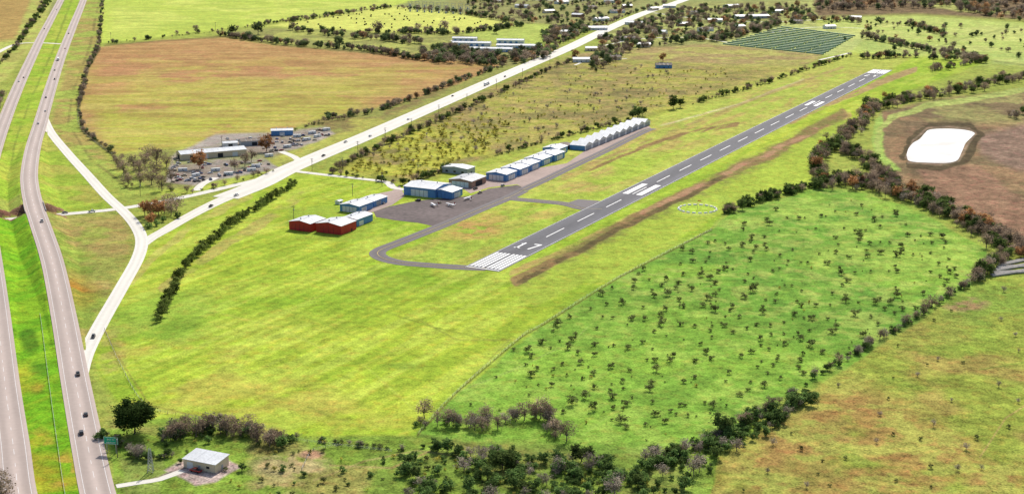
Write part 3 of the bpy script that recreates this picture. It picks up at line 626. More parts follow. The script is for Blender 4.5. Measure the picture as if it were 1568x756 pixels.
hs_=[(1016,104,20,12,'blue'),(972,38,30,14,'white'),(945,20,26,14,'white'),(905,14,20,12,'beige'),(960,12,18,12,'brick'),(1000,16,20,12,'beige'),(1150,28,60,24,'grey'),(1095,34,24,14,'white'),(1065,22,20,12,'beige'),(1190,20,22,14,'white'),(1220,36,20,12,'beige'),(1045,40,18,12,'brick'),(1010,52,22,12,'white'),(960,62,24,12,'white'),(925,60,18,12,'brick'),(890,95,22,12,'white'),(905,78,16,10,'beige'),(870,52,30,14,'white'),(840,20,20,12,'beige'),(800,12,26,14,'white'),(760,4,22,12,'beige'),(1120,12,30,14,'white'),(1270,44,18,12,'white'),(885,26,20,12,'brick'),(935,4,24,14,'white'),(1310,30,20,12,'beige'),(985,72,20,12,'beige'),(940,92,18,10,'beige'),(920,32,26,14,'white'),(1025,12,24,14,'white'),(1080,48,24,12,'white'),(1130,44,22,12,'beige'),(860,6,26,14,'white'),(915,46,30,14,'white')]
for u,v,a,b_,mt in hs_:
    building('brick_house' if mt=='brick' else ('metal_barn' if a>23 else 'house'),u,v,a*1.1,b_*1.1,4.6,2.2,random.uniform(-35,50),mt,random.choice(['roofw','roofw','roofg','roofw','roofb']),[('-y',-a*.3,1.6,1.2,'glass',1.2),('-y',0,1.2,2.2,'dark'),('-y',a*.3,1.6,1.2,'glass',1.2),('-x',0,3,2.6,'white')])
mb=MB()
for i in range(14):
    f=i/13; A=np.array(g(1108+f*88,68-f*26)[:2]); B=np.array(g(1262+f*48,84-f*28)[:2])
    for q in range(6):
        P_=A+(B-A)*(q/6+0.01*random.random()); Q_=A+(B-A)*((q+1)/6-0.006-0.01*random.random()); c=(P_+Q_)/2; v=Q_-P_
        mb.box((c[0],c[1],0.9),(np.linalg.norm(v),random.uniform(4.0,5.4),1.8),M['panel'],math.atan2(v[1],v[0]),(1,0.55))
mb.obj('crop_rows')
mb=MB()
for i in range(9):
    for j in range(3):
        x,y,_=g(628+i*11,10+j*4+i*0.6)
        for s_ in(-4,4): mb.cyl((x+s_,y,0),(x+s_,y,11),0.4,0.25,M['steel'],5)
        mb.box((x,y,10.5),(9,0.5,0.6),M['steel']); mb.box((x,y,2),(4,3,4),M['grey'],0,(0.8,0.8)); mb.cyl((x-1,y,4),(x-1,y,6),0.25,0.2,M['brick'],6)
mb.obj('electrical_substation')
mb=MB()
for r in range(5):
    A=np.array(g(1520+r*3,424-r*4.0)); B=np.array(g(1590,414-r*4.5+8*(r%2)))
    for k_ in range(4):
        o=np.array([0,k_*1.4,0.7]); mb.cyl(A+o,B+o,0.65,0.65,M['bconc'],8)
mb.obj('stacked_concrete_pipes')
x,y,_=g(171,693); mb=MB()
for s_ in(-2.2,2.2): mb.cyl((s_,0.12,0),(s_,0.12,7.6),0.16,0.16,M['steel'],8)
mb.box((0,0,6),(7.0,0.12,3.4),M['sign']); 
for c,d in (((0,-0.08,7.58),(6.8,0.04,0.12)),((0,-0.08,4.42),(6.8,0.04,0.12)),((-3.34,-0.08,6),(0.12,0.04,3.04)),((3.34,-0.08,6),(0.12,0.04,3.04))): mb.box(c,d,M['paint'])
so=mb.obj('highway_sign',(x,y,0),math.radians(-12))
for txt,zz,sz in (('EXIT 71',6.5,1.1),('AIRPORT',5.0,1.1)):
    tcv=bpy.data.curves.new('legend','FONT'); tcv.body=txt; tcv.size=sz; tcv.align_x='CENTER'; tcv.extrude=0.01; tcv.materials.append(M['paint']); to=bpy.data.objects.new('legend',tcv); scene.collection.objects.link(to); to.parent=so; to.location=(0,-0.09,zz-0.35); to.rotation_euler=(math.pi/2,0,0)
def pole_mesh(h=12):
    mb=MB(); mb.cyl((0,0,0),(0,0,h),0.22,0.14,M['wood'],8); mb.box((0,0,h-0.8),(3.0,0.16,0.2),M['wood']); mb.box((0,0,h-2.0),(2.4,0.16,0.18),M['wood'])
    for x in(-1.3,-.5,.5,1.3): mb.cyl((x,0,h-.7),(x,0,h-.35),0.08,0.06,M['steel'],6)
    mb.cyl((0.35,0,h-3.6),(0.35,0,h-2.6),0.3,0.3,M['grey'],8); return mb.mesh('utility_pole')
pmh=pole_mesh()
def put(mesh,name,u,v,deg=0,sc=1.0,z=None):
    x,y,_=g(u,v); o=bpy.data.objects.new(name,mesh); o.location=(x,y,gz(x,y) if z is None else z); o.rotation_euler=(0,0,math.radians(deg)); o.scale=(sc,)*3; scene.collection.objects.link(o); return o
for u,v in [(478,262),(525,262),(548,238),(590,216),(630,198),(672,178),(715,158),(760,137),(800,118),(842,100),(450,340),(540,300),(585,285),(640,272),(170,62),(330,46),(480,26),(612,18),(540,78),(180,700),(215,300),(340,225)]:
    put(pmh,'utility_pole',u,v,random.uniform(20,50),random.uniform(.9,1.15))
mb=MB(); h=11
for sx,sy in((-1,-1),(1,-1),(1,1),(-1,1)): mb.cyl((sx*1.2,sy*1.2,0),(sx*.4,sy*.4,h),0.12,0.1,M['steel'],5)
for i in range(7):
    z0=h*i/7;z1=h*(i+1)/7;r0=1.2-.8*i/7;r1=1.2-.8*(i+1)/7
    C=[(-1,-1),(1,-1),(1,1),(-1,1)]
    for j in range(4):
        a=C[j];b_=C[(j+1)%4]; mb.cyl((a[0]*r0,a[1]*r0,z0),(b_[0]*r1,b_[1]*r1,z1),0.06,0.06,M['steel'],4); mb.cyl((b_[0]*r0,b_[1]*r0,z0),(a[0]*r1,a[1]*r1,z1),0.06,0.06,M['steel'],4)
mb.cyl((0,0,h),(0,0,h+3),0.06,0.04,M['steel'],5); mb.obj('lattice_tower',g(231,722))
def fence(name,uvp,sp=5.0,h=1.5,mat='wood'):
    P=path(uvp,sp); mb=MB()
    for i in range(len(P)-1):
        p=P[i];q_=P[i+1]; v=q_-p; c=(p+q_)/2; mb.box((p[0],p[1],h/2),(0.16,0.16,h),M[mat])
        for z in(0.5,1.0,h-0.1): mb.box((c[0],c[1],z),(np.linalg.norm(v),0.03,0.05),M['steel'],math.atan2(v[1],v[0]))
    mb.obj(name)
fence('wire_fence',[(640,665),(700,600),(800,515),(830,498),(950,424),(1090,352)])
fence('wire_fence',[(160,505),(185,560),(225,622),(300,640),(440,672),(600,692)])
fence('wire_fence',[(462,720),(480,690),(520,684)]); 
fence('wire_fence',[(152,75),(134,105),(120,165),(126,200),(176,240)],8)

# ------------------------------------------------------------ vehicles
def paintmat(n,c): return pm(n,c,0.3,0.03,1,spec=0.6,direct=True)
paints=[paintmat('paint_white',(0.7,0.7,0.7)),paintmat('paint_silver',(0.4,0.41,0.43)),paintmat('paint_black',(0.02,0.02,0.022)),paintmat('paint_red',(0.35,0.02,0.02)),paintmat('paint_blue',(0.03,0.08,0.25)),paintmat('paint_tan',(0.4,0.33,0.22))]
def extr(mb,prof,y0,y1,mat,inset=0.0):
    n=len(prof); A=[(x,y0+inset*max(0,(z-0.95)),z) for x,z in prof]; B=[(x,y1-inset*max(0,(z-0.95)),z) for x,z in prof]
    for i in range(n):
        j=(i+1)%n; mb.face([A[i],B[i],B[j],A[j]],mat)
    mb.face(A,mat); mb.face(B[::-1],mat)
def car_mesh(kind,p,name):
    mb=MB()
    if kind=='sedan':
        body=[(-2.3,.35),(-2.35,.75),(-2.2,.98),(-1.1,1.0),(1.5,.95),(2.2,.85),(2.35,.6),(2.3,.35)]; cab=[(-1.7,.96),(-1.05,1.42),(.5,1.45),(1.3,.96)]; win=[(-1.5,1.02),(-1.0,1.36),(.45,1.38),(1.1,1.02)]; wx=(-1.4,1.45); W=.92
    elif kind=='suv':
        body=[(-2.4,.4),(-2.45,.8),(-2.4,1.08),(1.2,1.08),(2.2,1.0),(2.4,.7),(2.35,.4)]; cab=[(-2.35,1.05),(-2.1,1.75),(.4,1.78),(1.2,1.05)]; win=[(-2.2,1.12),(-2.0,1.62),(.35,1.66),(1.0,1.12)]; wx=(-1.5,1.5); W=.97
    else:
        body=[(-2.8,.5),(-2.85,1.1),(-.6,1.12),(1.4,1.12),(2.6,1.08),(2.8,.8),(2.75,.5)]; cab=[(-.7,1.1),(-.5,1.82),(1.0,1.85),(1.7,1.1)]; win=[(-.55,1.16),(-.42,1.7),(.95,1.72),(1.5,1.16)]; wx=(-1.8,1.8); W=1.0
    extr(mb,body,-W,W,p); extr(mb,cab,-W+.08,W-.08,p,0.22); extr(mb,win,-W+.05,W-.05,M['glass'],0.22)
    a,b_,c,d=cab; mb.face([(d[0]+.02,-W+.2,d[1]+.05),(d[0]+.02,W-.2,d[1]+.05),(c[0]+.06,W-.32,c[1]-.03),(c[0]+.06,-W+.32,c[1]-.03)],M['glass'])
    mb.face([(a[0]-.02,-W+.2,a[1]+.05),(b_[0]-.05,-W+.32,b_[1]-.03),(b_[0]-.05,W-.32,b_[1]-.03),(a[0]-.02,W-.2,a[1]+.05)],M['glass'])
    if kind=='pickup': mb.box((-1.75,0,1.13),(1.9,1.6,0.04),M['dark'])
    for x in wx:
        for y in(-W+.08,W-.08): mb.cyl((x,y-.12,.36),(x,y+.12,.36),.36,.36,M['tyre'],12)
    for y in(-.65,.65): mb.box((body[-2][0]-.02,y,.72),(.1,.3,.14),M['paint']); mb.box((body[1][0]+.02,y,.8),(.1,.25,.14),M['red'])
    return mb.mesh(name)
cars=[car_mesh(k,p,k) for k in('sedan','suv','pickup') for p in paints]
nm={'sedan':'sedan_car','suv':'suv_car','pickup':'pickup_truck'}
def semi_mesh(c):
    mb=MB(); mb.box((-3,0,2.6),(13,2.5,2.7),M['white']); mb.box((-3,0,1.15),(12.5,1.0,.2),M['dark']); extr(mb,[(3.9,.6),(3.9,3.3),(5.6,3.4),(6.1,2.0),(7.4,1.8),(7.6,.6)],-1.2,1.2,c)
    mb.face([(5.72,-1.0,3.2),(6.12,-1.0,2.1),(6.12,1.0,2.1),(5.72,1.0,3.2)][::-1],M['glass'])
    for x in(-8.4,-7.2,3.6,4.8,6.8):
        for y in(-1.05,1.05): mb.cyl((x,y-.2,.5),(x,y+.2,.5),.5,.5,M['tyre'],12)
    return mb.mesh('semi_truck')
semi=semi_mesh(paints[4])
def on_road(P,u,v,off,mesh,name):
    x,y,_=g(u,v); d,i=dist_to([x],[y],P); i=int(i[0]); i=max(1,min(i,len(P)-2)); q=offs(P,off)[i]; T=P[i+1]-P[i-1]
    a=math.atan2(T[1],T[0]); o=bpy.data.objects.new(name,mesh); o.location=(q[0],q[1],max(q[2],gz(q[0],q[1]))+0.29); o.rotation_euler=(0,0,a); scene.collection.objects.link(o)
for P,u,v,off,i in ((HW1,113,572,1.8,14),(HW1,127,634,1.8,2),(HW1,128,666,-1.8,8),(HW1,62,352,1.8,12),(HW1,70,172,1.8,1),(HW1,74,150,-1.8,8),(HW1,84,122,1.8,14),(HW1,89,108,-1.8,2),(HW1,100,75,1.8,3),(HW1,106,52,-1.8,8),(HW2,38,120,1.8,2),(HW2,33,126,-1.8,0),(HW2,70,45,-1.8,8),(HW2,86,16,1.8,6),(R1,134,520,0,8),(CROSS,103,326,-2,2),(CROSS,140,324,2,12),(R2,322,316,3,14),(DIAG,345,303,5,12),(DIAG,492,238,5,14),(DIAG,535,220,-5,12),(DIAG,560,209,5,6),(DIAG,620,184,5,0),(DIAG,700,148,-5,2),(DIAG,770,118,5,8),(DIAG,850,84,-5,0),(HW1,62,190,-1.8,6)):
    m_=cars[i]; on_road(P,u,v,off,m_,nm[m_.name.split('.')[0]])
on_road(HW1,96,92,-1.8,semi,'semi_truck'); on_road(DIAG,740,130,5,semi,'semi_truck')
LOTS=[[(262,244),(330,252),(400,246),(415,252),(360,268),(300,282),(258,278)],[(400,215),(500,197),(510,205),(455,226),(405,236)],[(345,212),(420,205),(410,216),(360,222)]]
def inpoly(u,v,V):
    c=False; n=len(V)
    for i in range(n):
        a=V[i];b_=V[i-1]
        if (a[1]>v)!=(b_[1]>v) and u<(b_[0]-a[0])*(v-a[1])/(b_[1]-a[1])+a[0]: c=not c
    return c
cnt=0
while cnt<110:
    u=random.uniform(255,512); v=random.uniform(196,284)
    if not any(inpoly(u,v,q) for q in LOTS): continue
    cnt+=1; m_=random.choice(cars); n_=nm[m_.name.split('.')[0]]; put(m_,'parked_'+n_,u,v,random.choice([25,115,30,120])+random.uniform(-8,8))
mbx=MB(); mbx.box((0,0,1.45),(8,2.4,2.6),M['white'],0,(0.99,0.97)); mbx.box((4.6,0,.5),(1.4,.2,.15),M['steel'])
for x in(-.7,.7):
    for y in(-1.1,1.1): mbx.cyl((x,y-.1,.35),(x,y+.1,.35),.35,.35,M['tyre'],10)
mbx.box((0,-1.22,1.7),(1.2,.06,.7),M['glass']); trl=mbx.mesh('box_trailer')
for u,v in((385,262),(392,256),(350,268),(440,226),(470,215),(300,270),(280,262),(478,205),(486,210),(455,210),(330,262),(412,240),(500,200)): put(trl,'box_trailer',u,v,random.uniform(0,60))
for u,v in((560,335),(585,312),(700,292),(728,290),(672,312),(640,308),(770,285),(300,722),(735,296)):
    m_=random.choice(cars); put(m_,'parked_'+nm[m_.name.split('.')[0]],u,v,DEG+random.choice([0,90]),z=0.1)
def plane_mesh():
    mb=MB(); W_=paints[0]; rings=[(-4.2,.12,1.35),(-2.5,.3,1.3),(-.6,.6,1.25),(1.2,.62,1.2),(2.2,.48,1.15),(2.9,.25,1.15)]
    n=10; prev=None
    for x,r,z in rings:
        c=[(x,r*.9*math.cos(2*math.pi*i/n),z+r*math.sin(2*math.pi*i/n)) for i in range(n)]
        if prev:
            for i in range(n): mb.face([prev[i],c[i],c[(i+1)%n],prev[(i+1)%n]],W_)
        prev=c
    mb.face(prev,paints[4])
    mb.box((0.3,0,1.95),(1.6,10.6,.16),W_,0,(0.85,1)); mb.box((-3.8,0,1.4),(.9,3.4,.1),W_); 
    extr(mb,[(-4.4,1.3),(-4.5,2.8),(-3.9,2.8),(-3.1,1.4)],-.06,.06,paints[3]); mb.box((1.05,0,1.75),(.9,.95,.5),M['glass'],0,(.6,.8))
    for x,y in((1.9,0),(-.1,1.2),(-.1,-1.2)): mb.cyl((x,y-.08,.22),(x,y+.08,.22),.22,.22,M['tyre'],10); mb.cyl((x,y,.3),(x,y*.5,1.1),.06,.06,M['steel'],5)
    mb.box((2.95,0,1.15),(.06,.16,1.9),M['dark']); return mb.mesh('small_airplane')
pl_=plane_mesh()
for u,v,a in((664,316,200),(690,316,220),(716,306,150)): put(pl_,'small_airplane',u,v,a,1.0,0.12)
mb=MB()
for _ in range(90):
    u=random.uniform(440,770); v=random.uniform(14,46)
    if not inpoly(u,v,[(420,40),(600,13),(700,22),(780,36),(700,49),(560,47)]): continue
    x,y,_z=g(u,v); a=random.uniform(0,3); mb.cyl((x-1.2*math.cos(a),y-1.2*math.sin(a),1.2),(x+1.2*math.cos(a),y+1.2*math.sin(a),1.2),1.25,1.25,M['hay'],10)
mb.obj('hay_bales')

# ------------------------------------------------------------ vegetation
LM={'dkgreen':leafmat('leaves_dark_green',(0.11,0.155,0.045)),'juniper':leafmat('leaves_juniper',(0.14,0.22,0.065)),'olive':leafmat('leaves_olive',(0.14,0.16,0.06)),'rowl':leafmat('leaves_live_oak_row',(0.15,0.19,0.05)),'brown':leafmat('twigs_brown',(0.30,0.225,0.16)),'grey':leafmat('twigs_grey',(0.34,0.285,0.235)),'rust':leafmat('leaves_rust',(0.38,0.20,0.09)),'yellow':leafmat('leaves_yellow_green',(0.44,0.41,0.09)),'oak':leafmat('leaves_oak',(0.055,0.09,0.025)),
 'fgreen':leafmat('leaves_far_green',(0.13,0.175,0.075)),'fbrown':leafmat('twigs_far_brown',(0.27,0.215,0.16)),'frust':leafmat('leaves_far_rust',(0.38,0.24,0.13))}  # far foliage: distance haze put into paler, greyer colours
seedc=[0]
def tree_mesh(name,H,W,th,ncl,nleaf,ls,leaf,bark='bark',clr=0.22,flat_=0.8,twig=0):
    seedc[0]+=1; rr=np.random.default_rng(seedc[0]*77); mb=MB(); bk=M[bark]; tr=0.035*H*0.8
    mb.cyl((0,0,-0.2),(0.02*H,0.01*H,th),tr,tr*.7,bk,7,False); mb.cyl((0.02*H,0.01*H,th),(0.0,0.03*H,H*.78),tr*.7,tr*.15,bk,6,False)
    cz=(H+th*0.75)/2; rz_=(H-th*0.75)/2; C=[]
    for i in range(ncl):
        while True:
            p=rr.uniform(-1,1,3)
            if 0.15<np.linalg.norm(p)<1: break
        p=p/np.linalg.norm(p)*(0.35+0.65*rr.random()**0.5)*(0.75+0.45*rr.random())
        c=np.array([p[0]*W/2*.85,p[1]*W/2*.85,cz+p[2]*rz_*.85]); C.append(c)
        z0=th+ (c[2]-th)*0.35*rr.random(); st=(0.02*H,0.01*H,max(th*.6,z0)); mid=(np.array(st)+c)/2+rr.normal(0,.03*H,3)
        mb.cyl(st,mid,tr*.35,tr*.2,bk,4,False); mb.cyl(mid,c,tr*.2,tr*.06,bk,3,False)
        for j in range(twig):
            e=c+rr.normal(0,1,3)*W*0.13+np.array([0,0,W*.06]); mb.cyl(c*.6+mid*.4,e,tr*.10,tr*.03,bk,3,False)
    nb_=len(mb.v); V=list(mb.v); Fc=list(mb.f); tint=[0.8]*len(V)
    C=np.array(C); ct=rr.uniform(.6,1.4,len(C)); idx=rr.integers(0,len(C),nleaf)
    cr=clr*W*rr.uniform(.55,1.1,len(C)); pos=C[idx]+rr.normal(0,1,(nleaf,3))*cr[idx][:,None]*0.5*np.array([1,1,flat_])
    pos[:,2]=np.maximum(pos[:,2],0.15)
    nrm=rr.normal(0,1,(nleaf,3)); nrm/=np.linalg.norm(nrm,axis=1)[:,None]; a=np.cross(nrm,[0.3,0.2,0.9]); a/=np.linalg.norm(a,axis=1)[:,None]; b_=np.cross(nrm,a)
    s=ls*rr.uniform(.6,1.3,nleaf); el=rr.uniform(.5,1,nleaf)
    Q=np.stack([pos-a*s[:,None]*.5-b_*(s*el)[:,None]*.35,pos+a*s[:,None]*.6-b_*(s*el)[:,None]*.2,pos+a*s[:,None]*.4+b_*(s*el)[:,None]*.5,pos-a*s[:,None]*.5+b_*(s*el)[:,None]*.4],1).reshape(-1,3)
    V+= [tuple(x) for x in Q]; Fc+=[(nb_+4*i,nb_+4*i+1,nb_+4*i+2,nb_+4*i+3) for i in range(nleaf)]
    tn=np.repeat(ct[idx]*rr.uniform(.7,1.3,nleaf),4)
    me=bpy.data.meshes.new(name); me.from_pydata(V,[],Fc); me.materials.append(bk); me.materials.append(LM[leaf])
    me.polygons.foreach_set('material_index',[0]*len(mb.f)+[1]*nleaf)
    at=me.attributes.new('tint','FLOAT','POINT'); at.data.foreach_set('value',np.concatenate([np.array(tint),tn]).astype(np.float32)); me.update(); return me
PR={}
def proto(key,n,*a,**k):
    PR[key]=[]
    for i in range(n):
        o=bpy.data.objects.new(key+'_plant_%d'%i,tree_mesh(key+'_tree',*a,**k)); PR[key].append(o)
proto('shrub',6,3.8,5.0,0.7,12,360,0.45,'olive',twig=1)
proto('juniper',5,5.6,6.2,0.6,16,700,0.6,'juniper')
proto('green',4,9.0,8.5,1.8,20,1000,0.75,'dkgreen')
proto('bare',5,9.5,8.5,2.0,26,640,0.46,'brown',bark='barkg',twig=5,clr=0.26)
proto('greybare',4,7.5,7.0,1.5,24,500,0.42,'grey',bark='barkg',twig=5,clr=0.26)
proto('rust',3,10,9,2.2,20,900,0.7,'rust')
proto('yellow',3,3.6,4.4,0.8,10,300,0.48,'yellow',bark='barkg')
proto('oak',2,17,21,3.0,60,8000,0.8,'oak',clr=0.15)
proto('row',4,6.5,7.0,1.0,18,900,0.6,'rowl')
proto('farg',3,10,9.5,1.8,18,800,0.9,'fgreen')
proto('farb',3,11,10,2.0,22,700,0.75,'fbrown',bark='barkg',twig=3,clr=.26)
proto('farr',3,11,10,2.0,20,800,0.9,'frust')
def gn_group(coll):
    ng=bpy.data.node_groups.new('scatter_'+coll.name,'GeometryNodeTree'); ng.interface.new_socket('Geometry',in_out='INPUT',socket_type='NodeSocketGeometry'); ng.interface.new_socket('Geometry',in_out='OUTPUT',socket_type='NodeSocketGeometry')
    gi=ng.nodes.new('NodeGroupInput'); gout=ng.nodes.new('NodeGroupOutput'); ip=ng.nodes.new('GeometryNodeInstanceOnPoints'); ci=ng.nodes.new('GeometryNodeCollectionInfo')
    ci.inputs['Collection'].default_value=coll; ci.inputs['Separate Children'].default_value=True; ci.inputs['Reset Children'].default_value=True
    def na(n,t):
        x=ng.nodes.new('GeometryNodeInputNamedAttribute'); x.data_type=t; x.inputs['Name'].default_value=n; return x.outputs['Attribute']
    l=ng.links.new; l(gi.outputs[0],ip.inputs['Points']); l(ci.outputs[0],ip.inputs['Instance']); ip.inputs['Pick Instance'].default_value=True
    l(na('idx','INT'),ip.inputs['Instance Index']); l(na('rot','FLOAT_VECTOR'),ip.inputs['Rotation']); l(na('scl','FLOAT_VECTOR'),ip.inputs['Scale']); l(ip.outputs[0],gout.inputs[0]); return ng
def scatter(name,pts,mix,smin=.7,smax=1.25):
    if not pts: return
    coll=bpy.data.collections.new(name+'_variants'); obs=[]
    for k_ in mix: obs+=PR[k_]
    for o in obs: coll.objects.link(o)
    names=sorted(o.name for o in obs); keys=list(mix); wts=[mix[k_] for k_ in keys]
    n=len(pts); me=bpy.data.meshes.new(name); P=np.array(pts,float)
    me.from_pydata([tuple(p) for p in P],[],[])
    idx=[names.index(random.choice(PR[random.choices(keys,wts)[0]]).name) for _ in range(n)]
    a=me.attributes.new('idx','INT','POINT'); a.data.foreach_set('value',idx)
    a=me.attributes.new('rot','FLOAT_VECTOR','POINT'); rv=np.zeros((n,3)); rv[:,2]=rng.uniform(0,6.28,n); rv[:,:2]=rng.normal(0,.05,(n,2)); a.data.foreach_set('vector',rv.ravel())
    s=smin+(smax-smin)*rng.random(n)**1.3; sv_=np.stack([s*rng.uniform(.85,1.2,n),s*rng.uniform(.85,1.2,n),s*rng.uniform(.8,1.15,n)],1)
    a=me.attributes.new('scl','FLOAT_VECTOR','POINT'); a.data.foreach_set('vector',sv_.ravel())
    o=bpy.data.objects.new(name,me); scene.collection.objects.link(o); md=o.modifiers.new('scatter','NODES'); md.node_group=gn_group(coll)
def along(P,wd,n):
    P=np.array(P,float); W_=np.array([gv(*p) for p in P]); L_=np.linalg.norm(np.diff(W_,axis=0),axis=1); cs=np.concatenate([[0],np.cumsum(L_)])
    out=[]
    for _ in range(n):
        s=random.uniform(0,cs[-1]); i=min(np.searchsorted(cs,s)-1,len(L_)-1); i=max(i,0); f=(s-cs[i])/L_[i]; u,v=P[i]*(1-f)+P[i+1]*f
        u+=random.gauss(0,wd*.55); v+=random.gauss(0,wd*.33); x,y,_z=g(u,v); out.append((x,y,gz(x,y)))
    return out
def area(V,n,md=0,dens=None):
    out=[];us_=[p[0] for p in V];vs_=[p[1] for p in V];t_=0
    while len(out)<n and t_<n*60:
        t_+=1; u=random.uniform(min(us_),max(us_)); v=random.uniform(min(vs_),max(vs_))
        if not inpoly(u,v,V): continue
        if dens and random.random()>dens(u,v): continue
        x,y,_z=g(u,v)
        if md and any((x-a)**2+(y-b_)**2<md*md for a,b_,_q in out): continue
        out.append((x,y,gz(x,y)))
    return out
def dn(u,v):
    return max(0.15,float(vn(np.array(u/40.0),np.array(v/22.0),5))**1.6*1.5)*(1.0 if v>335 else .6)*(0.5 if u<780 else 1)
def cl(u,v):
    return 0.08+max(0,float(vn(np.array(u/26.0),np.array(v/15.0),9))-.35)*1.8
scatter('pasture_shrubs',area([(765,545),(850,492),(960,428),(1100,352),(1250,300),(1330,306),(1490,385),(1480,420),(1400,475),(1260,560),(1120,620),(960,665),(870,640),(800,570)],260,8,dn),{'shrub':1},.5,1.15)
scatter('pasture_shrubs_sparse',area([(700,610),(860,510),(1300,300),(1480,390),(1300,540),(1000,680),(720,640)],160,5),{'shrub':1,'yellow':.25},.2,.5)
scatter('hedgerow_juniper',along([(640,680),(700,700),(790,714),(870,724),(960,726),(1040,706),(1110,678),(1180,642),(1235,608)],17,130)+area([(612,700),(700,690),(860,706),(1040,690),(1200,618),(1235,612),(1190,660),(1100,705),(1060,756),(1040,790),(620,790)],210,3.5,cl),{'juniper':7,'green':.4,'greybare':1},.4,1.2)
scatter('hedgerow_mixed',along([(1000,712),(1110,668),(1190,618),(1250,578),(1300,548),(1350,520),(1410,482),(1470,443),(1495,428)],5,115),{'bare':2,'juniper':3,'greybare':3},.35,.85)
scatter('streamside_trees_brown',along([(640,655),(690,650),(740,655),(800,640),(835,640),(850,672)],9,38),{'bare':3,'greybare':3,'juniper':1},.5,1.05)
scatter('scrub_lower_field',area([(180,640),(600,690),(1060,720),(1060,790),(560,790),(380,790)],150,3),{'juniper':1,'yellow':1,'shrub':2},.25,.75)
scatter('scrub_bottom_left',along([(240,680),(290,662),(330,658),(370,668),(410,680),(450,690)],13,60),{'bare':2,'greybare':2,'juniper':2},.5,1.1)
scatter('shrub_clump_highway',along([(165,668),(190,690),(225,700),(262,700)],9,34),{'juniper':2,'greybare':2,'shrub':1},.4,.95)
scatter('hedge_lower',along([(330,640),(440,670),(620,690)],3,60),{'greybare':1,'juniper':1,'shrub':2},.3,.55)
scatter('bottom_right_scrub',area([(1240,620),(1500,430),(1568,440),(1568,756),(1100,756)],40,8),{'shrub':1,'greybare':1},.3,.6)
scatter('tree_belt_airfield',along([(1110,327),(1170,306),(1250,284)],5,90),{'green':3,'bare':1,'juniper':2},.5,.95)
scatter('tree_belt_creek_north',along([(1262,288),(1245,250),(1290,215),(1322,186),(1338,166),(1400,152),(1470,140),(1530,126),(1600,116)],10,330),{'bare':5,'green':3,'rust':.6,'greybare':2},.7,1.3)
scatter('tree_belt_creek',along([(1262,280),(1320,280),(1390,303),(1440,322),(1500,350),(1535,378),(1600,395)],14,310),{'bare':6,'green':2.6,'rust':1,'greybare':3},.7,1.25)
scatter('tree_belt_creek_east',along([(1290,230),(1330,250),(1370,285)],12,100)+along([(1540,395),(1510,415),(1490,432)],7,30)+along([(1420,110),(1480,100),(1510,94)],4,40)+along([(1545,180),(1600,170)],5,25),{'bare':5,'green':3,'greybare':2},.6,1.2)
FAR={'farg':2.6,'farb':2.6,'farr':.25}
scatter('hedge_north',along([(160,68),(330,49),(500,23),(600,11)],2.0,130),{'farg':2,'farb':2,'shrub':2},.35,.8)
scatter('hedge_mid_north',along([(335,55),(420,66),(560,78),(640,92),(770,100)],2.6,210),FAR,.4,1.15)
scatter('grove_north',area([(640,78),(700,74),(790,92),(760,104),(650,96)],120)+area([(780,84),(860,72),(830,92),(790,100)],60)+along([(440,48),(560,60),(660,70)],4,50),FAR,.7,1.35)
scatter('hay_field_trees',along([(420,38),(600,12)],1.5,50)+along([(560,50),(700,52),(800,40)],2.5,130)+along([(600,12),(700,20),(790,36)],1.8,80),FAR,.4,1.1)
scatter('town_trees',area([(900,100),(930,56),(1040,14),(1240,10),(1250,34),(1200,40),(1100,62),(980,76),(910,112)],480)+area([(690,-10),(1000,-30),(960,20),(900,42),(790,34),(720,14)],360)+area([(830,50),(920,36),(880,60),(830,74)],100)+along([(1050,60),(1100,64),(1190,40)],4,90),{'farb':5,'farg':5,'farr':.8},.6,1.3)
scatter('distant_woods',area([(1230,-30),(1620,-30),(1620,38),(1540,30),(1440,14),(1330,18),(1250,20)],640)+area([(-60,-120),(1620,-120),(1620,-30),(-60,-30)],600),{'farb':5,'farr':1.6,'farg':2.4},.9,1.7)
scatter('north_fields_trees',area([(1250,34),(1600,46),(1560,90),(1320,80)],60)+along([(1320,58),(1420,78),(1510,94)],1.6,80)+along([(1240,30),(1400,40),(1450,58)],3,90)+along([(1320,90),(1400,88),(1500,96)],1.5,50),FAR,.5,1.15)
scatter('roadside_hedge',along([(505,268),(540,246),(600,218),(680,182),(760,146),(850,103),(880,92)],2.6,260),{'green':2,'bare':2,'shrub':2,'greybare':1},.35,.9)
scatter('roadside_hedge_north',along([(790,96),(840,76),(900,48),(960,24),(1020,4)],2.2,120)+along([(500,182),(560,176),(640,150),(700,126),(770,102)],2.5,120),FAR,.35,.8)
scatter('airfield_boundary_hedge',along([(1060,160),(1150,135),(1240,106),(1300,86)],2.2,150)+along([(760,238),(870,208),(960,186)],2.2,80)+along([(510,266),(620,283),(700,256)],1.8,50),{'green':2,'bare':2,'shrub':3},.35,.85)
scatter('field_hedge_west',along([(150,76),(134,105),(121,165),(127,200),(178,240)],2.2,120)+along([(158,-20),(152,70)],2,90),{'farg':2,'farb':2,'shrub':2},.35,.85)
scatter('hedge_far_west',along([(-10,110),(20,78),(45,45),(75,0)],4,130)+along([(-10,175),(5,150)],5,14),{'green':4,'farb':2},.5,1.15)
scatter('scrub_field_bushes',area([(540,258),(640,200),(760,150),(860,105),(960,100),(1180,108),(1060,150),(900,192),(750,232),(620,276)],380),{'yellow':3,'shrub':1.4,'greybare':1},.3,.9)
scatter('scrub_field_yellow_bushes',area([(530,262),(600,222),(700,180),(790,180),(760,225),(620,276)],160,5),{'yellow':1},.7,1.4)
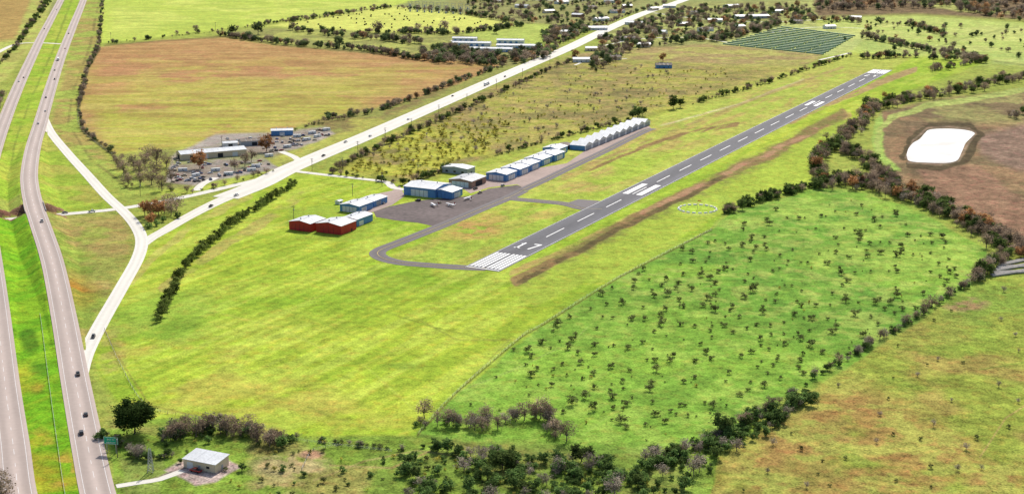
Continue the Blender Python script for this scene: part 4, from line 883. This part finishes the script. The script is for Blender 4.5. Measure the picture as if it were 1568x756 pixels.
scatter('lot_trees',along([(440,205),(480,190),(530,182)],3,25)+along([(250,290),(300,296),(420,262)],2,20)+along([(176,240),(200,290)],6,14),{'bare':2,'shrub':2},.4,.8)
def tree(kind,name,u,v,s=1.0):
    o0=random.choice(PR[kind]); return put(o0.data,name,u,v,random.uniform(0,360),s)
tree('oak','live_oak_tree',206,664,1.0)
for u,v,s in ((1031,167,1.7),(1042,165,1.3),(976,181,1.5),(968,183,1.2),(984,178,1.3)): tree('green','dense_tree',u,v,s)
for u,v,s in ((190,268,1.5),(205,262,1.6),(222,258,1.7),(240,252,1.8),(255,256,1.5),(262,280,1.4),(232,283,1.7),(215,285,1.4),(196,285,1.3),(248,292,1.6),(228,244,1.6),(180,258,1.3),(214,270,1.6),(240,268,1.6),(375,255,1.4),(360,262,1.3),(385,248,1.3)): tree('bare','bare_tree',u,v,s)
for u,v,s in ((306,258,1.6),(408,232,1.6),(232,335,1.4),(243,330,1.3),(222,330,1.2),(232,345,1.0),(1015,95,1.3),(880,90,1.4)): tree('rust','autumn_tree',u,v,s)
for u,v,s in ((262,330,1.5),(270,322,1.5),(258,318,1.4),(252,326,1.3)): tree('bare','bare_tree',u,v,s)
for u,v in ((240,346),(228,350),(272,334),(250,340)): tree('juniper','juniper_bush',u,v,.9)
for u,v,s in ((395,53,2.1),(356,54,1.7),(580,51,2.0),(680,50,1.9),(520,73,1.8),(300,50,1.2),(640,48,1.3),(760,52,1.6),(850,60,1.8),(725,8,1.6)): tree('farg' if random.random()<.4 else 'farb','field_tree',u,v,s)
for u,v,s in ((742,648,1.0),(650,640,1.1),(688,652,1.0),(828,640,1.2),(803,643,1.1),(868,675,1.1),(300,668,1.2),(318,662,1.1),(380,660,1.0),(1305,200,1.5),(0,756,1.2),(4,770,1.3)): tree('bare','bare_tree',u,v,s)
rowp=path([(452,284),(420,304),(385,326),(350,350),(318,377),(292,402),(272,432),(258,462),(243,494)],1.0)
L_=np.concatenate([[0],np.cumsum(np.linalg.norm(np.diff(rowp,axis=0),axis=1))]); s=0
while s<L_[-1]:
    i=min(np.searchsorted(L_,s),len(rowp)-1); p=rowp[i]
    if not (0.69<s/L_[-1]<0.73):
        o=bpy.data.objects.new('roadside_oak_tree',random.choice(PR['row']).data); o.location=(p[0]+random.uniform(-1,1),p[1]+random.uniform(-.8,.8),0); sc_=random.uniform(.8,1.2); o.scale=(sc_,)*3; o.rotation_euler=(0,0,random.uniform(0,6)); scene.collection.objects.link(o)
    s+=10.0
print('RL',RL,'DEG',DEG)
